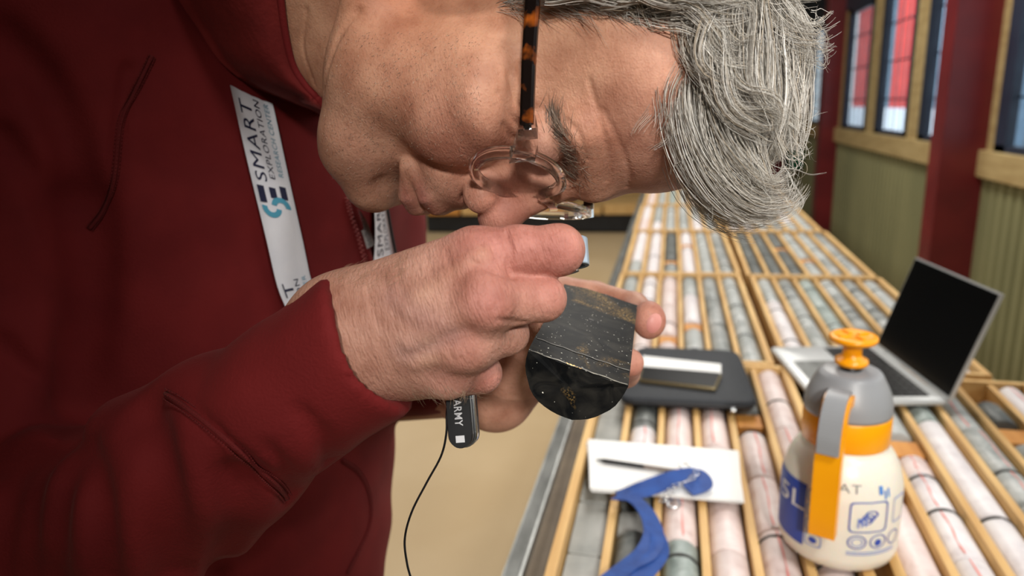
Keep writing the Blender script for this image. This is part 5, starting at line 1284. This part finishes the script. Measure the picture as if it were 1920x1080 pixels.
# flick on the crown
L_([(1420, -20, .314), (1460, 25, .306), (1505, 62, .305), (1552, 66, .309)], 260, .009, .011, .007, .002, .5)
L_([(1440, 0, .318), (1470, 60, .312), (1505, 100, .311), (1540, 118, .314)], 200, .009, .011, .008, .002, .6)
L_([(1470, 20, .326), (1490, 90, .320), (1490, 140, .319), (1498, 165, .322)], 160, .009, .010, .006)
L_([(1400, -60, .310), (1450, -35, .303), (1500, -20, .305), (1548, 10, .309)], 200, .010, .011, .009, .003, .5)
# strands drawn back over the temple
for i in range(9):
    x = 1030 + i * 34; L_([(x - 40, -22 + i * 1.2, .296 - i * .0015), (x + 20, -26 + i, .291 - i * .0012), (x + 90, -26 + i, .288 - i * .001), (x + 160, -40, .288)], 60, .006, .007, .006, .002, .6)
L_([(1230, 25, .292), (1280, 30, .287), (1320, 70, .287), (1330, 120, .290)], 160, .008, .009, .005, .002, .5)
L_([(1200, -22, .288), (1270, -16, .283), (1330, 10, .284), (1390, 50, .288)], 160, .008, .010, .006, .002, .5)
L_([(1260, -30, .288), (1330, -30, .286), (1400, -10, .288), (1440, 30, .294)], 240, .012, .012, .006, .003, .5)
S = np.concatenate(LK); k = len(S)
strands_mesh('hair_strands', S, RNG.uniform(.00013, .00023, k), tones(k), cap_obj)
# loose ends
W = []
for i in range(90):
    x0, y0 = RNG.uniform(1290, 1480), RNG.uniform(120, 330); z = RNG.uniform(.292, .32); a = RNG.uniform(-.4, 1.4); ln = RNG.uniform(40, 110)
    W.append(lock([(x0, y0, z), (x0 + ln * .5 * math.cos(a), y0 + ln * .6 * math.sin(a) + 8, z), (x0 + ln * math.cos(a + .3), y0 + ln * math.sin(a + .3), z + .004)], 2, .001, .001, .002))
for i in range(120):
    b = RNG.choice(4)
    x0, y0, a = ((RNG.uniform(1460, 1520), RNG.uniform(20, 130), RNG.uniform(-.3, .9)), (RNG.uniform(1450, 1490), RNG.uniform(140, 300), RNG.uniform(.2, 1.3)), (RNG.uniform(1330, 1470), RNG.uniform(340, 385), RNG.uniform(-.2, 1.2)), (RNG.uniform(1285, 1310), RNG.uniform(140, 330), RNG.uniform(1.6, 2.6)))[b]
    z = RNG.uniform(.296, .325); ln = RNG.uniform(25, 75); c_ = RNG.uniform(-.9, .9)
    W.append(lock([(x0, y0, z), (x0 + ln * .5 * math.cos(a), y0 + ln * .5 * math.sin(a), z), (x0 + ln * math.cos(a + c_), y0 + ln * math.sin(a + c_), z + .002)], 3, .0012, .0014, .003))
S = np.concatenate(W); strands_mesh('loose_strands', S, np.full(len(S), .00014), tones(len(S)), cap_obj)
# eyebrow, short hair on the temple, stubble
def short_hairs(f, roots, dirs, ln, rad, name, tone, parent, lift=.35, m=6):
    T = trace(f, roots[:, 0], roots[:, 1]); ok = T[:, 2] < .6; T = T[ok]; N_ = grad(f, T); D = dirs[ok]; D = D - N_ * (D * N_).sum(1)[:, None]; D /= np.linalg.norm(D, axis=1)[:, None] + 1e-9
    ln = ln[ok][:, None]; S = np.stack([T + D * ln * t + N_ * ln * (lift * t - lift * .5 * t * t) for t in np.linspace(0, 1, m)], 1); return strands_mesh(name, S, np.full(len(S), rad), tone[ok], parent)
k = 300; t = RNG.uniform(0, 1, k); bp_ = spline(np.array([(1030, 215), (1052, 255), (1074, 300), (1082, 345)], float), 100)[(t * 99).astype(int)]
bp_ = bp_ + RNG.normal(0, 1, (k, 2)) * np.array([9, 6]); dd = np.tile(np.array([.25, -.95, .0]), (k, 1)) + RNG.normal(0, .3, (k, 3))
eb = short_hairs(head_raw, bp_, dd, RNG.uniform(.006, .012, k), .00011, 'eyebrow', np.array([.16, .12, .09]) * RNG.uniform(.5, 2.2, (k, 1)), person, .5)
k = 1500; rt = np.stack([RNG.uniform(930, 1310, k), RNG.uniform(-30, 55, k)], 1); keep = rt[:, 1] < 8 + 24 * RNG.uniform(0, 1, k) + np.clip((rt[:, 0] - 1180) * .16, 0, 30); rt = rt[keep]; k = len(rt)
short_hairs(head_raw, rt, np.tile(np.array([.9, .30, -.1]), (k, 1)) + RNG.normal(0, .22, (k, 3)), RNG.uniform(.010, .022, k), .00011, 'temple_hair', tones(k, .25), cap_obj, .25, 8)
k = 1500; rt = np.stack([RNG.uniform(608, 900, k), RNG.uniform(60, 392, k)], 1)
st_o = short_hairs(head_raw, rt, np.tile(np.array([-.5, .7, -.3]), (k, 1)) + RNG.normal(0, .5, (k, 3)), RNG.uniform(.0005, .0013, k), .00008, 'stubble', np.where(RNG.uniform(0, 1, (k, 1)) < .28, np.array([[.60, .47, .35]]), np.array([[.16, .11, .08]])), person, .8, 3); st_o['kind'] = 'stuff'
k = 150; rt = np.stack([RNG.uniform(630, 760, k), RNG.uniform(480, 540, k)], 1)
short_hairs(right_hand_raw, rt, np.tile(np.array([.8, -.5, 0]), (k, 1)) + RNG.normal(0, .35, (k, 3)), RNG.uniform(.003, .007, k), .00004, 'arm_hair', np.tile(np.array([.42, .27, .17]), (k, 1)), person, .3, 6)['kind'] = 'stuff'
k = 60; rt = np.stack([RNG.uniform(770, 900, k), RNG.uniform(722, 744, k)], 1)
short_hairs(right_hand_raw, rt, np.tile(np.array([.4, .8, 0]), (k, 1)) + RNG.normal(0, .35, (k, 3)), RNG.uniform(.004, .008, k), .00006, 'arm_hair', np.tile(np.array([.36, .25, .17]), (k, 1)), person, .6, 6)['kind'] = 'stuff'
